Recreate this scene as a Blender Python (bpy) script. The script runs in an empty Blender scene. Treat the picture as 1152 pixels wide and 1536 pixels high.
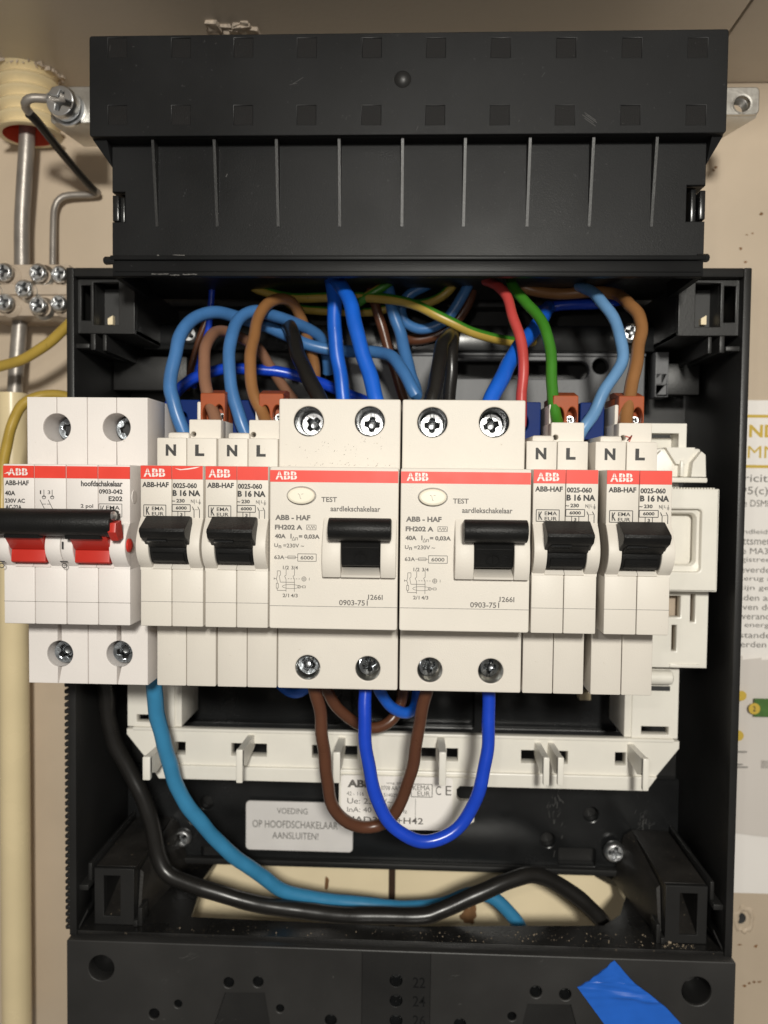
import bpy, bmesh, math, random
from math import pi, sin, cos, radians
from mathutils import Vector, Matrix

random.seed(7)
S = 0.001                      # everything below is written in millimetres; 1 unit = 1 m
scene = bpy.context.scene
col = scene.collection

# ------------------------------------------------------------------ camera
F = 1200.0
CAM = Vector((4.32, -214.135, 14.751))
PITCH, YAW, ROLL = -0.040164, -0.039356, 0.010919
def cam_axes():
    cp, sp, cy, sy, cr, sr = cos(PITCH), sin(PITCH), cos(YAW), sin(YAW), cos(ROLL), sin(ROLL)
    f = Vector((sy * cp, cy * cp, sp)); r0 = Vector((cy, -sy, 0)); u0 = r0.cross(f)
    return r0 * cr + u0 * sr, u0 * cr - r0 * sr, f
RT, UP, FW = cam_axes()
cd = bpy.data.cameras.new("camera")
cd.sensor_fit = 'HORIZONTAL'; cd.sensor_width = 36.0; cd.lens = 36.0 * F / 1152
cd.clip_start = 0.005; cd.clip_end = 20
cam = bpy.data.objects.new("camera", cd); col.objects.link(cam)
m = Matrix((RT, UP, -FW)).transposed().to_4x4(); m.translation = CAM * S
cam.matrix_world = m
cd.dof.use_dof = True; cd.dof.focus_distance = 0.216; cd.dof.aperture_fstop = 22
scene.camera = cam

# ------------------------------------------------------------------ light
w = bpy.data.worlds.new("World"); scene.world = w; w.use_nodes = True
w.node_tree.nodes["Background"].inputs[0].default_value = (1.0, 0.93, 0.84, 1)
w.node_tree.nodes["Background"].inputs[1].default_value = 0.15
def lamp(name, loc, target, size, power, color):
    ld = bpy.data.lights.new(name, 'AREA'); ld.shape = 'DISK'; ld.size = size; ld.energy = power; ld.color = color
    o = bpy.data.objects.new(name, ld); col.objects.link(o)
    o.location = Vector(loc) * S
    o.rotation_euler = (Vector(target) - Vector(loc)).to_track_quat('-Z', 'Y').to_euler()
lamp("room_lamp", (60, -570, 167), (0, 60, 10), 0.065, 3.65, (0.975, 0.945, 0.865))
lamp("phone_lamp", (-12, -216, 36), (0, 20, -10), 0.008, 0.06, (1.0, 0.96, 0.90))
vs = scene.view_settings
vs.view_transform = 'Standard'; vs.look = 'None'; vs.exposure = 0.0; vs.gamma = 1.0

# ------------------------------------------------------------------ measuring helpers
def ray(px, py): return FW * F + RT * (px - 576) - UP * (py - 768)
def W(px, py, D):                       # the point at depth D (mm into the wall) seen at a picture position
    d = ray(px, py); t = (D - CAM.y) / d.y
    return CAM + d * t
def Wz(px, py, z):
    d = ray(px, py); t = (z - CAM.z) / d.z
    return CAM + d * t
def atx(px, D, py=722): return W(px, py, D).x
def atz(py, D, px=600): return W(px, py, D).z
def px2mm(n, D): return n * (D + 214.0) / F

# ------------------------------------------------------------------ materials
def mat(name, color, rough=0.45, metal=0.0, vary=0.06, vscale=120, bump=0.0, bscale=900, spec=0.5,
        specks=None, speck_scale=400, speck_cut=0.72, rvary=0.08):
    m = bpy.data.materials.new(name); m.use_nodes = True
    nt = m.node_tree; b = nt.nodes["Principled BSDF"]; L = nt.links.new
    b.inputs["Roughness"].default_value = rough; b.inputs["Metallic"].default_value = metal
    b.inputs["Specular IOR Level"].default_value = spec
    tc = nt.nodes.new("ShaderNodeTexCoord")
    n = nt.nodes.new("ShaderNodeTexNoise"); n.inputs["Scale"].default_value = vscale; n.inputs["Detail"].default_value = 5
    L(tc.outputs["Object"], n.inputs["Vector"])
    r = nt.nodes.new("ShaderNodeMapRange"); r.inputs[1].default_value = 0.25; r.inputs[2].default_value = 0.75
    r.inputs[3].default_value = 1 - vary; r.inputs[4].default_value = 1 + vary
    L(n.outputs["Fac"], r.inputs[0])
    mx = nt.nodes.new("ShaderNodeMix"); mx.data_type = 'RGBA'; mx.blend_type = 'MULTIPLY'; mx.inputs[0].default_value = 1
    mx.inputs[6].default_value = (*color, 1); L(r.outputs[0], mx.inputs[7])
    out = mx.outputs[2]
    if specks:
        n2 = nt.nodes.new("ShaderNodeTexNoise"); n2.inputs["Scale"].default_value = speck_scale; n2.inputs["Detail"].default_value = 3
        n2.inputs["Roughness"].default_value = 0.7
        L(tc.outputs["Object"], n2.inputs["Vector"])
        r2 = nt.nodes.new("ShaderNodeMapRange"); r2.inputs[1].default_value = speck_cut; r2.inputs[2].default_value = speck_cut + 0.05
        L(n2.outputs["Fac"], r2.inputs[0])
        m2 = nt.nodes.new("ShaderNodeMix"); m2.data_type = 'RGBA'; L(r2.outputs[0], m2.inputs[0])
        L(out, m2.inputs[6]); m2.inputs[7].default_value = (*specks, 1); out = m2.outputs[2]
    L(out, b.inputs["Base Color"])
    rr = nt.nodes.new("ShaderNodeMapRange"); rr.inputs[3].default_value = max(0.02, rough - rvary); rr.inputs[4].default_value = min(1, rough + rvary)
    L(n.outputs["Fac"], rr.inputs[0]); L(rr.outputs[0], b.inputs["Roughness"])
    if bump:
        n3 = nt.nodes.new("ShaderNodeTexNoise"); n3.inputs["Scale"].default_value = bscale; n3.inputs["Detail"].default_value = 3
        L(tc.outputs["Object"], n3.inputs["Vector"])
        bp = nt.nodes.new("ShaderNodeBump"); bp.inputs["Strength"].default_value = bump; bp.inputs["Distance"].default_value = 0.0003
        L(n3.outputs["Fac"], bp.inputs["Height"]); L(bp.outputs["Normal"], b.inputs["Normal"])
    return m
M = {}
M['white'] = mat("grey_white_plastic", (0.70, 0.655, 0.59), 0.5, vary=0.045, vscale=45, bump=0.16, spec=0.35, bscale=2500, specks=(0.52, 0.46, 0.38), speck_scale=330, speck_cut=0.70)
M['white2'] = mat("cool_white_plastic", (0.755, 0.71, 0.68), 0.5, vary=0.045, vscale=45, bump=0.16, spec=0.35, bscale=2500, specks=(0.56, 0.51, 0.45), speck_scale=330, speck_cut=0.70)
M['nylon'] = mat("white_nylon", (0.80, 0.77, 0.70), 0.35, vary=0.05, vscale=60, bump=0.08, bscale=900)
M['button'] = mat("cream_button", (0.82, 0.77, 0.64), 0.3, vary=0.02)
M['red'] = mat("red_print", (0.75, 0.050, 0.030), 0.45, vary=0.05, vscale=200)
M['liner'] = mat('orange_red_liner', (0.75, 0.10, 0.05), 0.5)
M['redpl'] = mat("red_plastic", (0.50, 0.030, 0.020), 0.35, vary=0.06, spec=0.35)
M['black'] = mat("black_plastic", (0.016, 0.0158, 0.0155), 0.42, vary=0.25, vscale=40, bump=0.15, bscale=1800, rvary=0.12, spec=0.4)
M['blackgloss'] = mat("black_glossy_plastic", (0.012, 0.0125, 0.013), 0.24, vary=0.3, vscale=60, bump=0.05, bscale=300, rvary=0.12)
M['floor'] = mat('dusty_glossy_plastic', (0.013, 0.0125, 0.012), 0.30, vary=0.4, vscale=70, bump=0.1, bscale=700, specks=(0.10, 0.08, 0.06), speck_scale=700, speck_cut=0.66, rvary=0.2)
M['dusty'] = mat("dusty_black_plastic", (0.020, 0.018, 0.016), 0.5, vary=0.5, vscale=90, bump=0.3, bscale=1200, specks=(0.45, 0.36, 0.25), speck_scale=900, speck_cut=0.70, rvary=0.15)
M['cover'] = mat("matt_black_plastic", (0.0095, 0.0097, 0.0102), 0.44, vary=0.35, vscale=22, bump=0.12, bscale=3000, rvary=0.20, spec=0.15, specks=(0.03, 0.03, 0.031), speck_scale=500, speck_cut=0.68)
M['lowplastic'] = mat('scuffed_black_plastic', (0.025, 0.0243, 0.0235), 0.44, vary=0.3, vscale=30, bump=0.12, bscale=2500, rvary=0.14, specks=(0.07, 0.068, 0.065), speck_scale=260, speck_cut=0.70)
M['knock'] = mat("knockout_plastic", (0.0105, 0.010, 0.010), 0.55, vary=0.15, bump=0.3, bscale=3000, spec=0.12)
M['toggle'] = mat("black_toggle_plastic", (0.008, 0.008, 0.008), 0.45, vary=0.2, bump=0.35, bscale=2200, spec=0.25, specks=(0.10, 0.10, 0.095), speck_scale=1100, speck_cut=0.74)
M['grey'] = mat("dark_grey_plastic", (0.125, 0.127, 0.133), 0.5, vary=0.15, vscale=50, bump=0.15)
M['zinc'] = mat("zinc_steel", (0.80, 0.81, 0.82), 0.34, 1.0, vary=0.12, vscale=300, bump=0.25, bscale=700, rvary=0.12)
M['steel'] = mat("galvanised_steel", (0.62, 0.60, 0.56), 0.36, 1.0, vary=0.12, vscale=150, bump=0.2, bscale=600)
M['lead'] = mat("grey_lead_sheath", (0.34, 0.31, 0.28), 0.42, 0.55, vary=0.15, vscale=150, bump=0.3, bscale=400)
M['darkmetal'] = mat('dark_steel', (0.16, 0.165, 0.17), 0.28, 1.0, vary=0.2, vscale=500, bump=0.4, bscale=900)
M['bluezinc'] = mat('blue_zinc_steel', (0.42, 0.45, 0.48), 0.2, 1.0, vary=0.3, vscale=700, bump=0.8, bscale=1100, rvary=0.1)
M['dirt'] = mat('dirt_speck', (0.16, 0.13, 0.10), 0.8)
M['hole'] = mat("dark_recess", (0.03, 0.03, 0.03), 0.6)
M['ink'] = mat("dark_ink", (0.035, 0.034, 0.033), 0.6, vary=0.25, vscale=1500)
M['inkgrey'] = mat("grey_ink", (0.13, 0.12, 0.11), 0.6, vary=0.25, vscale=1500)
M['inkfaint'] = mat("faint_grey_ink", (0.30, 0.28, 0.26), 0.7, vary=0.25, vscale=1500)
M['logo'] = mat("white_print", (0.82, 0.76, 0.72), 0.5)
M['orange'] = mat("orange_brown_plastic", (0.34, 0.080, 0.028), 0.5, vary=0.1, spec=0.2)
M['bluepl'] = mat("blue_plastic", (0.003, 0.020, 0.125), 0.5, vary=0.1, spec=0.12)
def wire_mat(name, c, r=0.33): return mat(name, c, r, vary=0.10, vscale=150, bump=0.12, bscale=260, rvary=0.1)
M['w_blue'] = wire_mat("blue_insulation", (0.010, 0.115, 0.60))
M['w_royal'] = wire_mat("royal_blue_insulation", (0.008, 0.055, 0.52), 0.25)
M['w_steel'] = wire_mat("steel_blue_insulation", (0.055, 0.17, 0.40))
M['w_sky'] = wire_mat("sky_blue_insulation", (0.13, 0.28, 0.50))
M['w_cyan'] = wire_mat("cyan_blue_insulation", (0.04, 0.235, 0.44), 0.38)
M['w_brown'] = wire_mat("brown_insulation", (0.105, 0.040, 0.020), 0.3)
M['w_tan'] = wire_mat("tan_brown_insulation", (0.27, 0.125, 0.045))
M['w_tan2'] = wire_mat("pinkish_brown_insulation", (0.25, 0.125, 0.075))
M['w_black'] = wire_mat("black_insulation", (0.014, 0.013, 0.012), 0.3)
M['w_red'] = wire_mat("red_insulation", (0.50, 0.062, 0.055))
M['w_green'] = wire_mat("green_insulation", (0.045, 0.20, 0.018))
M['w_yellow'] = mat("yellow_insulation", (0.44, 0.30, 0.055), 0.33, vary=0.12, vscale=150, bump=0.12, bscale=260, rvary=0.1, specks=(0.22, 0.14, 0.03), speck_scale=420, speck_cut=0.66)
M['paint'] = mat("beige_wall_paint", (0.565, 0.46, 0.345), 0.55, vary=0.10, vscale=18, bump=0.3, bscale=120, specks=(0.42, 0.34, 0.25), speck_scale=90, speck_cut=0.74)
M['ceil'] = mat("taupe_ceiling_paint", (0.60, 0.545, 0.475), 0.34, vary=0.10, vscale=14, bump=0.25, bscale=500, specks=(0.6, 0.56, 0.48), speck_scale=160, speck_cut=0.75)
M['cream'] = mat("cream_pvc", (0.82, 0.68, 0.42), 0.26, vary=0.05, vscale=50)
M['creamboard'] = mat("cream_board", (0.90, 0.76, 0.51), 0.5, vary=0.08, vscale=30, specks=(0.30, 0.17, 0.07), speck_scale=55, speck_cut=0.74)
M['torn'] = mat("torn_paint_edge", (0.55, 0.46, 0.37), 0.8, vary=0.4, vscale=500, bump=0.8, bscale=500)
M['clear'] = mat("beige_translucent_plastic", (0.50, 0.41, 0.32), 0.25, vary=0.08)
M['paper'] = mat("white_paper", (0.90, 0.86, 0.82), 0.7, vary=0.03, vscale=25)
M['paper2'] = mat("pale_grey_paper", (0.68, 0.63, 0.585), 0.7, vary=0.03, vscale=25)
M['sticker'] = mat("silver_sticker", (0.78, 0.75, 0.73), 0.35, vary=0.08, vscale=60)
M['gold'] = mat("yellow_print", (0.62, 0.43, 0.06), 0.6)
M['greenp'] = mat("green_print", (0.06, 0.15, 0.03), 0.6, vary=0.3, vscale=200)
M['tape'] = mat("blue_tape", (0.016, 0.13, 0.60), 0.34, vary=0.12, vscale=70, bump=0.3, bscale=160)
M['joint'] = mat('dark_gap_brown', (0.035, 0.016, 0.007), 0.85, vary=0.3, vscale=400)
M['stain'] = mat("brown_stain", (0.20, 0.10, 0.04), 0.8, vary=0.4, vscale=300)
M['mark'] = mat("red_pen_mark", (0.45, 0.10, 0.07), 0.6)
M['scuff'] = mat("pale_scuff", (0.10, 0.095, 0.09), 0.6, vary=0.4, vscale=600)
M['faintscuff'] = mat('faint_scuff', (0.055, 0.054, 0.052), 0.55, vary=0.4, vscale=600)
M['crumb'] = mat("plaster_crumb", (0.30, 0.24, 0.17), 0.8, vary=0.3, vscale=900)

# ------------------------------------------------------------------ object helpers
ORG = {}
def thing(name, label, cat, loc, group=None, kind=None):
    o = bpy.data.objects.new(name, None); col.objects.link(o)
    o.empty_display_size = 0.005
    o.location = Vector(loc) * S; ORG[o.name] = Vector(loc)
    o['label'] = label; o['category'] = cat
    if group: o['group'] = group
    return o
def tag(o, label=None, cat=None, group=None, kind=None):
    for k, v in (('label', label), ('category', cat), ('group', group), ('kind', kind)):
        if v: o[k] = v
    return o
def poly_curve(polys, half, bevel):
    cu = bpy.data.curves.new("outline", 'CURVE'); cu.dimensions = '2D'; cu.fill_mode = 'BOTH'
    cu.extrude = max(half - bevel, 0); cu.bevel_depth = bevel; cu.bevel_resolution = 1; cu.offset = -bevel
    for p in polys:
        s = cu.splines.new('POLY'); s.points.add(len(p) - 1); s.use_cyclic_u = True
        for q, v in zip(s.points, p): q.co = (v[0], v[1], 0, 1)
    return cu
def curve_mesh(cu):
    o = bpy.data.objects.new("tmp", cu)
    me = bpy.data.meshes.new_from_object(o)
    bpy.data.objects.remove(o); bpy.data.curves.remove(cu)
    return me
def circle(x, z, rx, rz=None, n=28, a0=0):
    rz = rz or rx
    return [(x + rx * cos(a0 + 2 * pi * i / n), z + rz * sin(a0 + 2 * pi * i / n)) for i in range(n)]
def rect(x0, x1, z0, z1, r=0, n=4):
    x0, x1 = min(x0, x1), max(x0, x1); z0, z1 = min(z0, z1), max(z0, z1)
    if r <= 0: return [(x0, z0), (x1, z0), (x1, z1), (x0, z1)]
    out = []
    for cx, cz, a in ((x1 - r, z0 + r, -pi / 2), (x1 - r, z1 - r, 0), (x0 + r, z1 - r, pi / 2), (x0 + r, z0 + r, pi)):
        for i in range(n + 1):
            t = a + pi / 2 * i / n; out.append((cx + r * cos(t), cz + r * sin(t)))
    return out
FONT = {}
class MB:
    def __init__(s): s.bm = bmesh.new()
    def _merge(s, me, mtx):
        n = len(s.bm.verts); s.bm.from_mesh(me); s.bm.verts.ensure_lookup_table()
        vs_ = s.bm.verts[n:]
        bmesh.ops.transform(s.bm, matrix=mtx, verts=vs_)
        bpy.data.meshes.remove(me); return s
    def box(s, x0, x1, y0, y1, z0, z1, b=0.0, seg=2):
        x0, x1 = min(x0, x1), max(x0, x1); y0, y1 = min(y0, y1), max(y0, y1); z0, z1 = min(z0, z1), max(z0, z1)
        t = bmesh.new(); bmesh.ops.create_cube(t, size=1)
        bmesh.ops.scale(t, vec=(x1 - x0, y1 - y0, z1 - z0), verts=t.verts)
        bmesh.ops.translate(t, vec=((x0 + x1) / 2, (y0 + y1) / 2, (z0 + z1) / 2), verts=t.verts)
        b = min(b, 0.45 * min(x1 - x0, y1 - y0, z1 - z0))
        if b > 0: bmesh.ops.bevel(t, geom=t.edges[:], offset=b, segments=seg, profile=0.5, affect='EDGES')
        me = bpy.data.meshes.new("t"); t.to_mesh(me); t.free()
        return s._merge(me, Matrix())
    def plate(s, polys, y0, y1, bevel=0.0):     # outline and holes in x,z; thickness along y
        y0, y1 = min(y0, y1), max(y0, y1)
        me = curve_mesh(poly_curve(polys, (y1 - y0) / 2, bevel))
        mt = Matrix.Translation((0, (y0 + y1) / 2, 0)) @ Matrix.Rotation(pi / 2, 4, 'X')
        return s._merge(me, mt)
    def prism_x(s, poly, x0, x1, bevel=0.0):     # profile given as (y,z), extruded along x
        x0, x1 = min(x0, x1), max(x0, x1)
        me = curve_mesh(poly_curve([poly], (x1 - x0) / 2, bevel))
        # local x->y, y->z, z->x
        mt = Matrix(((0, 0, 1, (x0 + x1) / 2), (1, 0, 0, 0), (0, 1, 0, 0), (0, 0, 0, 1)))
        return s._merge(me, mt)
    def prism_z(s, poly, z0, z1, bevel=0.0):     # outline in (x,y), extruded along z
        z0, z1 = min(z0, z1), max(z0, z1)
        holes = poly if isinstance(poly[0][0], (list, tuple)) else [poly]
        me = curve_mesh(poly_curve(holes, (z1 - z0) / 2, bevel))
        return s._merge(me, Matrix.Translation((0, 0, (z0 + z1) / 2)))
    def hull(s, pts):                          # convex solid
        t = bmesh.new()
        for p in pts: t.verts.new(p)
        bmesh.ops.convex_hull(t, input=t.verts)
        me = bpy.data.meshes.new("t"); t.to_mesh(me); t.free()
        return s._merge(me, Matrix())
    def tube(s, pts, r, seg=14, step=2.0, closed_ends=True, radii=None, wobble=0.0):
        P = [Vector(p) for p in pts]
        C = []; RR = []
        rs = radii or [r] * len(P)
        for i in range(len(P) - 1):
            p0, p1, p2, p3 = P[max(i - 1, 0)], P[i], P[i + 1], P[min(i + 2, len(P) - 1)]
            n = max(2, int((p2 - p1).length / step))
            for k in range(n):
                t = k / n
                C.append(0.5 * ((2 * p1) + (p2 - p0) * t + (2 * p0 - 5 * p1 + 4 * p2 - p3) * t * t + (3 * p1 - p0 - 3 * p2 + p3) * t ** 3))
                RR.append(rs[i] * (1 - t) + rs[i + 1] * t)
        C.append(P[-1]); RR.append(rs[-1])
        if wobble:                              # hand-bent look: slight kinks and flat spots along the run
            o1, o2, o3 = (random.uniform(0, 50) for _ in range(3))
            for i in range(len(C)):
                q = i * step
                C[i] = C[i] + wobble * 0.22 * Vector((sin(q / 4.3 + o1) + 0.5 * sin(q / 1.9 + o2), 0.6 * sin(q / 3.7 + o3), 0.7 * sin(q / 5.1 + o2)))
                RR[i] *= 1 + 0.014 * sin(q / 3.1 + o3) + 0.010 * sin(q / 1.3 + o1)
        up = Vector((0.31, 0.77, 0.55)); prev = None; rings = []
        for i, c in enumerate(C):
            tg = (C[min(i + 1, len(C) - 1)] - C[max(i - 1, 0)]).normalized()
            nrm = (prev if prev is not None else up); nrm = (nrm - tg * nrm.dot(tg)).normalized(); prev = nrm
            bn = tg.cross(nrm)
            rings.append([s.bm.verts.new(c + (nrm * cos(2 * pi * k / seg) + bn * sin(2 * pi * k / seg)) * RR[i]) for k in range(seg)])
        for a, b_ in zip(rings, rings[1:]):
            for k in range(seg):
                s.bm.faces.new((a[k], a[(k + 1) % seg], b_[(k + 1) % seg], b_[k]))
        if closed_ends:
            s.bm.faces.new(rings[0][::-1]); s.bm.faces.new(rings[-1])
        return s
    def lathe(s, prof, c, axis=(0, 1, 0), seg=28):      # profile (radius, height along axis)
        q = Vector((0, 0, 1)).rotation_difference(Vector(axis).normalized()).to_matrix()
        c = Vector(c); rings = []
        for r, h in prof:
            if r < 1e-6: rings.append([s.bm.verts.new(c + q @ Vector((0, 0, h)))])
            else: rings.append([s.bm.verts.new(c + q @ Vector((r * cos(2 * pi * k / seg), r * sin(2 * pi * k / seg), h))) for k in range(seg)])
        for a, b_ in zip(rings, rings[1:]):
            for k in range(seg):
                k2 = (k + 1) % seg
                if len(a) == 1 and len(b_) == 1: continue
                if len(a) == 1: s.bm.faces.new((a[0], b_[k2], b_[k]))
                elif len(b_) == 1: s.bm.faces.new((a[k], a[k2], b_[0]))
                else: s.bm.faces.new((a[k], a[k2], b_[k2], b_[k]))
        return s
    def quad(s, x0, x1, z0, z1, y):
        f = [s.bm.verts.new(p) for p in ((x0, y, z0), (x1, y, z0), (x1, y, z1), (x0, y, z1))]
        s.bm.faces.new(f); return s
    def line(s, a, b, t, y):                    # printed stroke from a to b (x,z), width t
        a, b = Vector(a), Vector(b); d = (b - a)
        n = Vector((-d.y, d.x)).normalized() * t / 2
        s.bm.faces.new([s.bm.verts.new((p.x, y, p.y)) for p in (a - n, b - n, b + n, a + n)]); return s
    def frame(s, x0, x1, z0, z1, t, y):
        for a, b in (((x0, z0), (x1, z0)), ((x1, z0), (x1, z1)), ((x1, z1), (x0, z1)), ((x0, z1), (x0, z0))): s.line(a, b, t, y)
        return s
    def ring(s, x, z, rx, rz, t, y, n=20):
        p = circle(x, z, rx, rz, n)
        for a, b in zip(p, p[1:] + p[:1]): s.line(a, b, t, y)
        return s
    def text(s, body, x0, x1, z0, z1, y, bold=0.0, thick=0.0, shear=0.0):     # letters stretched to fill the rectangle
        cu = bpy.data.curves.new("letters", 'FONT'); cu.body = body; cu.fill_mode = 'FRONT' if thick == 0 else 'BOTH'; cu.resolution_u = 3
        cu.offset = bold; cu.extrude = thick; cu.shear = shear
        me = curve_mesh(cu)
        if not me.vertices: bpy.data.meshes.remove(me); return s
        xs = [v.co.x for v in me.vertices]; ys = [v.co.y for v in me.vertices]
        ax, bx, ay, by = min(xs), max(xs), min(ys), max(ys)
        sx = (x1 - x0) / max(bx - ax, 1e-6); sz = (z1 - z0) / max(by - ay, 1e-6)
        mt = Matrix(((sx, 0, 0, x0 - ax * sx), (0, 0, -1, y), (0, sz, 0, z0 - ay * sz), (0, 0, 0, 1)))
        return s._merge(me, mt)
    def build(s, name, mats, parent=None, loc=None, sharp=38, recalc=True):
        if recalc: bmesh.ops.recalc_face_normals(s.bm, faces=s.bm.faces)
        root = parent
        o_ = ORG[root.name] if root is not None else Vector(loc if loc is not None else (0, 0, 0))
        bmesh.ops.translate(s.bm, vec=-o_, verts=s.bm.verts)
        bmesh.ops.scale(s.bm, vec=(S, S, S), verts=s.bm.verts)
        for f in s.bm.faces: f.smooth = True
        me = bpy.data.meshes.new(name); s.bm.to_mesh(me); s.bm.free()
        me.set_sharp_from_angle(angle=radians(sharp))
        for mm in (mats if isinstance(mats, (list, tuple)) else [mats]): me.materials.append(mm)
        o = bpy.data.objects.new(name, me); col.objects.link(o)
        if root is not None:
            o.parent = root; ORG[o.name] = o_
        else:
            o.location = o_ * S; ORG[o.name] = o_
        return o
def inst(o, name, parent, x, y, z, rot=(0, 0, 0), sc=1.0, mesh=None):   # another object sharing o's mesh
    c = bpy.data.objects.new(name, o); col.objects.link(c)
    base = ORG[parent.name] if parent is not None else Vector((0, 0, 0))
    c.parent = parent; c.location = (Vector((x, y, z)) - base) * S
    c.rotation_euler = rot; c.scale = (sc, sc, sc); ORG[c.name] = base
    return c
def copy_tree(o, parent=None, name=None):
    c = o.copy(); col.objects.link(c); c.parent = parent
    ORG[c.name] = ORG[o.name]
    for ch in list(o.children): copy_tree(ch, c)
    return c

# ---- screw head meshes, radius 1 mm, facing -y, made once and shared
def cross_poly(L, t, k=0.30):
    return [(-t, -L), (t, -L), (t * 1.3, -k), (k, -t * 1.3), (L, -t), (L, t), (k, t * 1.3), (t * 1.3, k), (t, L), (-t, L), (-t * 1.3, k), (-k, t * 1.3), (-L, t), (-L, -t), (-k, -t * 1.3), (-t * 1.3, -k)]
def mesh_only(mb, mats):
    o = mb.build("tmp_screw", mats); me = o.data; bpy.data.objects.remove(o); return me
def terminal_screw_mesh(metal):
    b = MB(); b.plate([circle(0, 0, 1.0, n=32), cross_poly(0.66, 0.20, 0.36)], 0.0, 0.40, 0.05)
    b.lathe([(0.99, 0.3), (0.97, 0.38), (0.97, 3.4), (0, 3.4)], (0, 0, 0))
    n0 = len(b.bm.faces)
    b.lathe([(0.68, 0.41), (0.42, 0.58), (0.3, 0.8), (0, 0.86)], (0, 0, 0))
    for a in (0.0, pi):                               # stamped slot lines from the cross to the rim
        for off in (-0.15, 0.15):
            dx, dz = cos(a), sin(a)
            b.line((0.60 * dx - off * dz, 0.60 * dz + off * dx), (0.97 * dx - off * dz, 0.97 * dz + off * dx), 0.07, -0.012)
    for a in range(4):
        t = pi / 4 + a * pi / 2
        b.line((0.62 * cos(t), 0.62 * sin(t)), (0.86 * cos(t), 0.86 * sin(t)), 0.035, -0.012)
    b.bm.faces.ensure_lookup_table()
    for f in b.bm.faces[n0:]: f.material_index = 1  # darker metal paints shade into the recess and slot lines
    return mesh_only(b, [metal, M['darkmetal']])
def dome_mesh():
    b = MB(); b.plate([circle(0, 0, 0.74, n=24), cross_poly(0.64, 0.15, 0.26)], -0.50, -0.16, 0.03)
    b.lathe([(0.73, -0.48), (0.86, -0.38), (0.96, -0.2), (1.0, 0.0), (0.98, 0.12), (0, 0.12)], (0, 0, 0), seg=32)
    n0 = len(b.bm.faces)
    b.lathe([(0.66, -0.18), (0.3, -0.05), (0, 0.0)], (0, 0, 0))
    b.bm.faces.ensure_lookup_table()
    for f in b.bm.faces[n0:]: f.material_index = 1  # recess shade put in as a darker metal
    return mesh_only(b, [M['zinc'], M['darkmetal']])
def slotcap_mesh():
    # cap of a bigger combination screw: cross plus a straight slot
    b = MB(); cr = cross_poly(0.62, 0.15, 0.28)
    cr = [(x * (1.45 if abs(x) > 0.5 else 1), z) for x, z in cr]
    b.plate([circle(0, 0, 0.93, n=32), cr], -0.46, -0.02, 0.06)
    b.lathe([(0.90, -0.42), (0.97, -0.3), (1.0, -0.1), (1.0, 0.35), (0, 0.35)], (0, 0, 0), seg=32)
    n0 = len(b.bm.faces)
    b.lathe([(0.9, -0.06), (0.3, 0.0), (0, 0.1)], (0, 0, 0))
    b.bm.faces.ensure_lookup_table()
    for f in b.bm.faces[n0:]: f.material_index = 1  # cross recess coloured darker to deepen its shade
    return mesh_only(b, [M['zinc'], M['darkmetal']])
SCREW = terminal_screw_mesh(M['zinc']); SCREW_D = terminal_screw_mesh(M['bluezinc']); DOME = dome_mesh(); CAP = slotcap_mesh()

def logo_letters(b, x0, x1, z0, z1, y):
    # three heavy letters; narrow red slits across them are laid on separately
    wd = (x1 - x0)
    b.text("A", x0, x0 + wd * 0.36, z0, z1, y, bold=0.035)
    b.text("B", x0 + wd * 0.39, x0 + wd * 0.68, z0, z1, y, bold=0.035)
    b.text("B", x0 + wd * 0.71, x1, z0, z1, y, bold=0.035)
def logo_slits(b, x0, x1, z0, z1, y):
    t = (z1 - z0) * 0.075; wd = x1 - x0; zm = (z0 + z1) / 2
    b.line((x0 - 0.05, zm), (x1 + 0.05, zm), t, y)
    for q in (0.18, 0.535, 0.855): b.line((x0 + wd * q, z0 - 0.05), (x0 + wd * q, z1 + 0.05), t, y)
def brand_logo(parent, x0, x1, z0, z1, y):
    b = MB(); logo_letters(b, x0, x1, z0, z1, y)
    o = b.build("brand_logo", M['logo'], parent, recalc=False)
    b = MB(); logo_slits(b, x0, x1, z0, z1, y - 0.03)
    b.build("logo_slit", M['red'], parent, recalc=False)

# ================================================================== SETTING: wall and ceiling
WALL = 112.0
z_ceil = W(1125, 127, WALL).z
b = MB()
xj = W(588, 1330, WALL).x
b.box(-420, 420, WALL + 0.5, WALL + 14, -420, z_ceil + 14)
wall = b.build("wall", M['paint'], loc=(0, WALL, 0)); tag(wall, kind='structure')
b = MB(); b.box(-420, Wz(1113, 25, z_ceil).x - 0.6, -190, WALL + 0.4, z_ceil, z_ceil + 12, 0.8)
ceiling = b.build("ceiling", M['ceil'], loc=(0, 0, z_ceil)); tag(ceiling, kind='structure')
b = MB(); b.box(Wz(1113, 25, z_ceil).x + 0.6, 420, -190, WALL + 0.4, z_ceil + 0.8, z_ceil + 12, 0.8)
ob = b.build("ceiling_board", M['ceil'], ceiling)
tag(ob, "separate ceiling strip beyond the dark joint")
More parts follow.
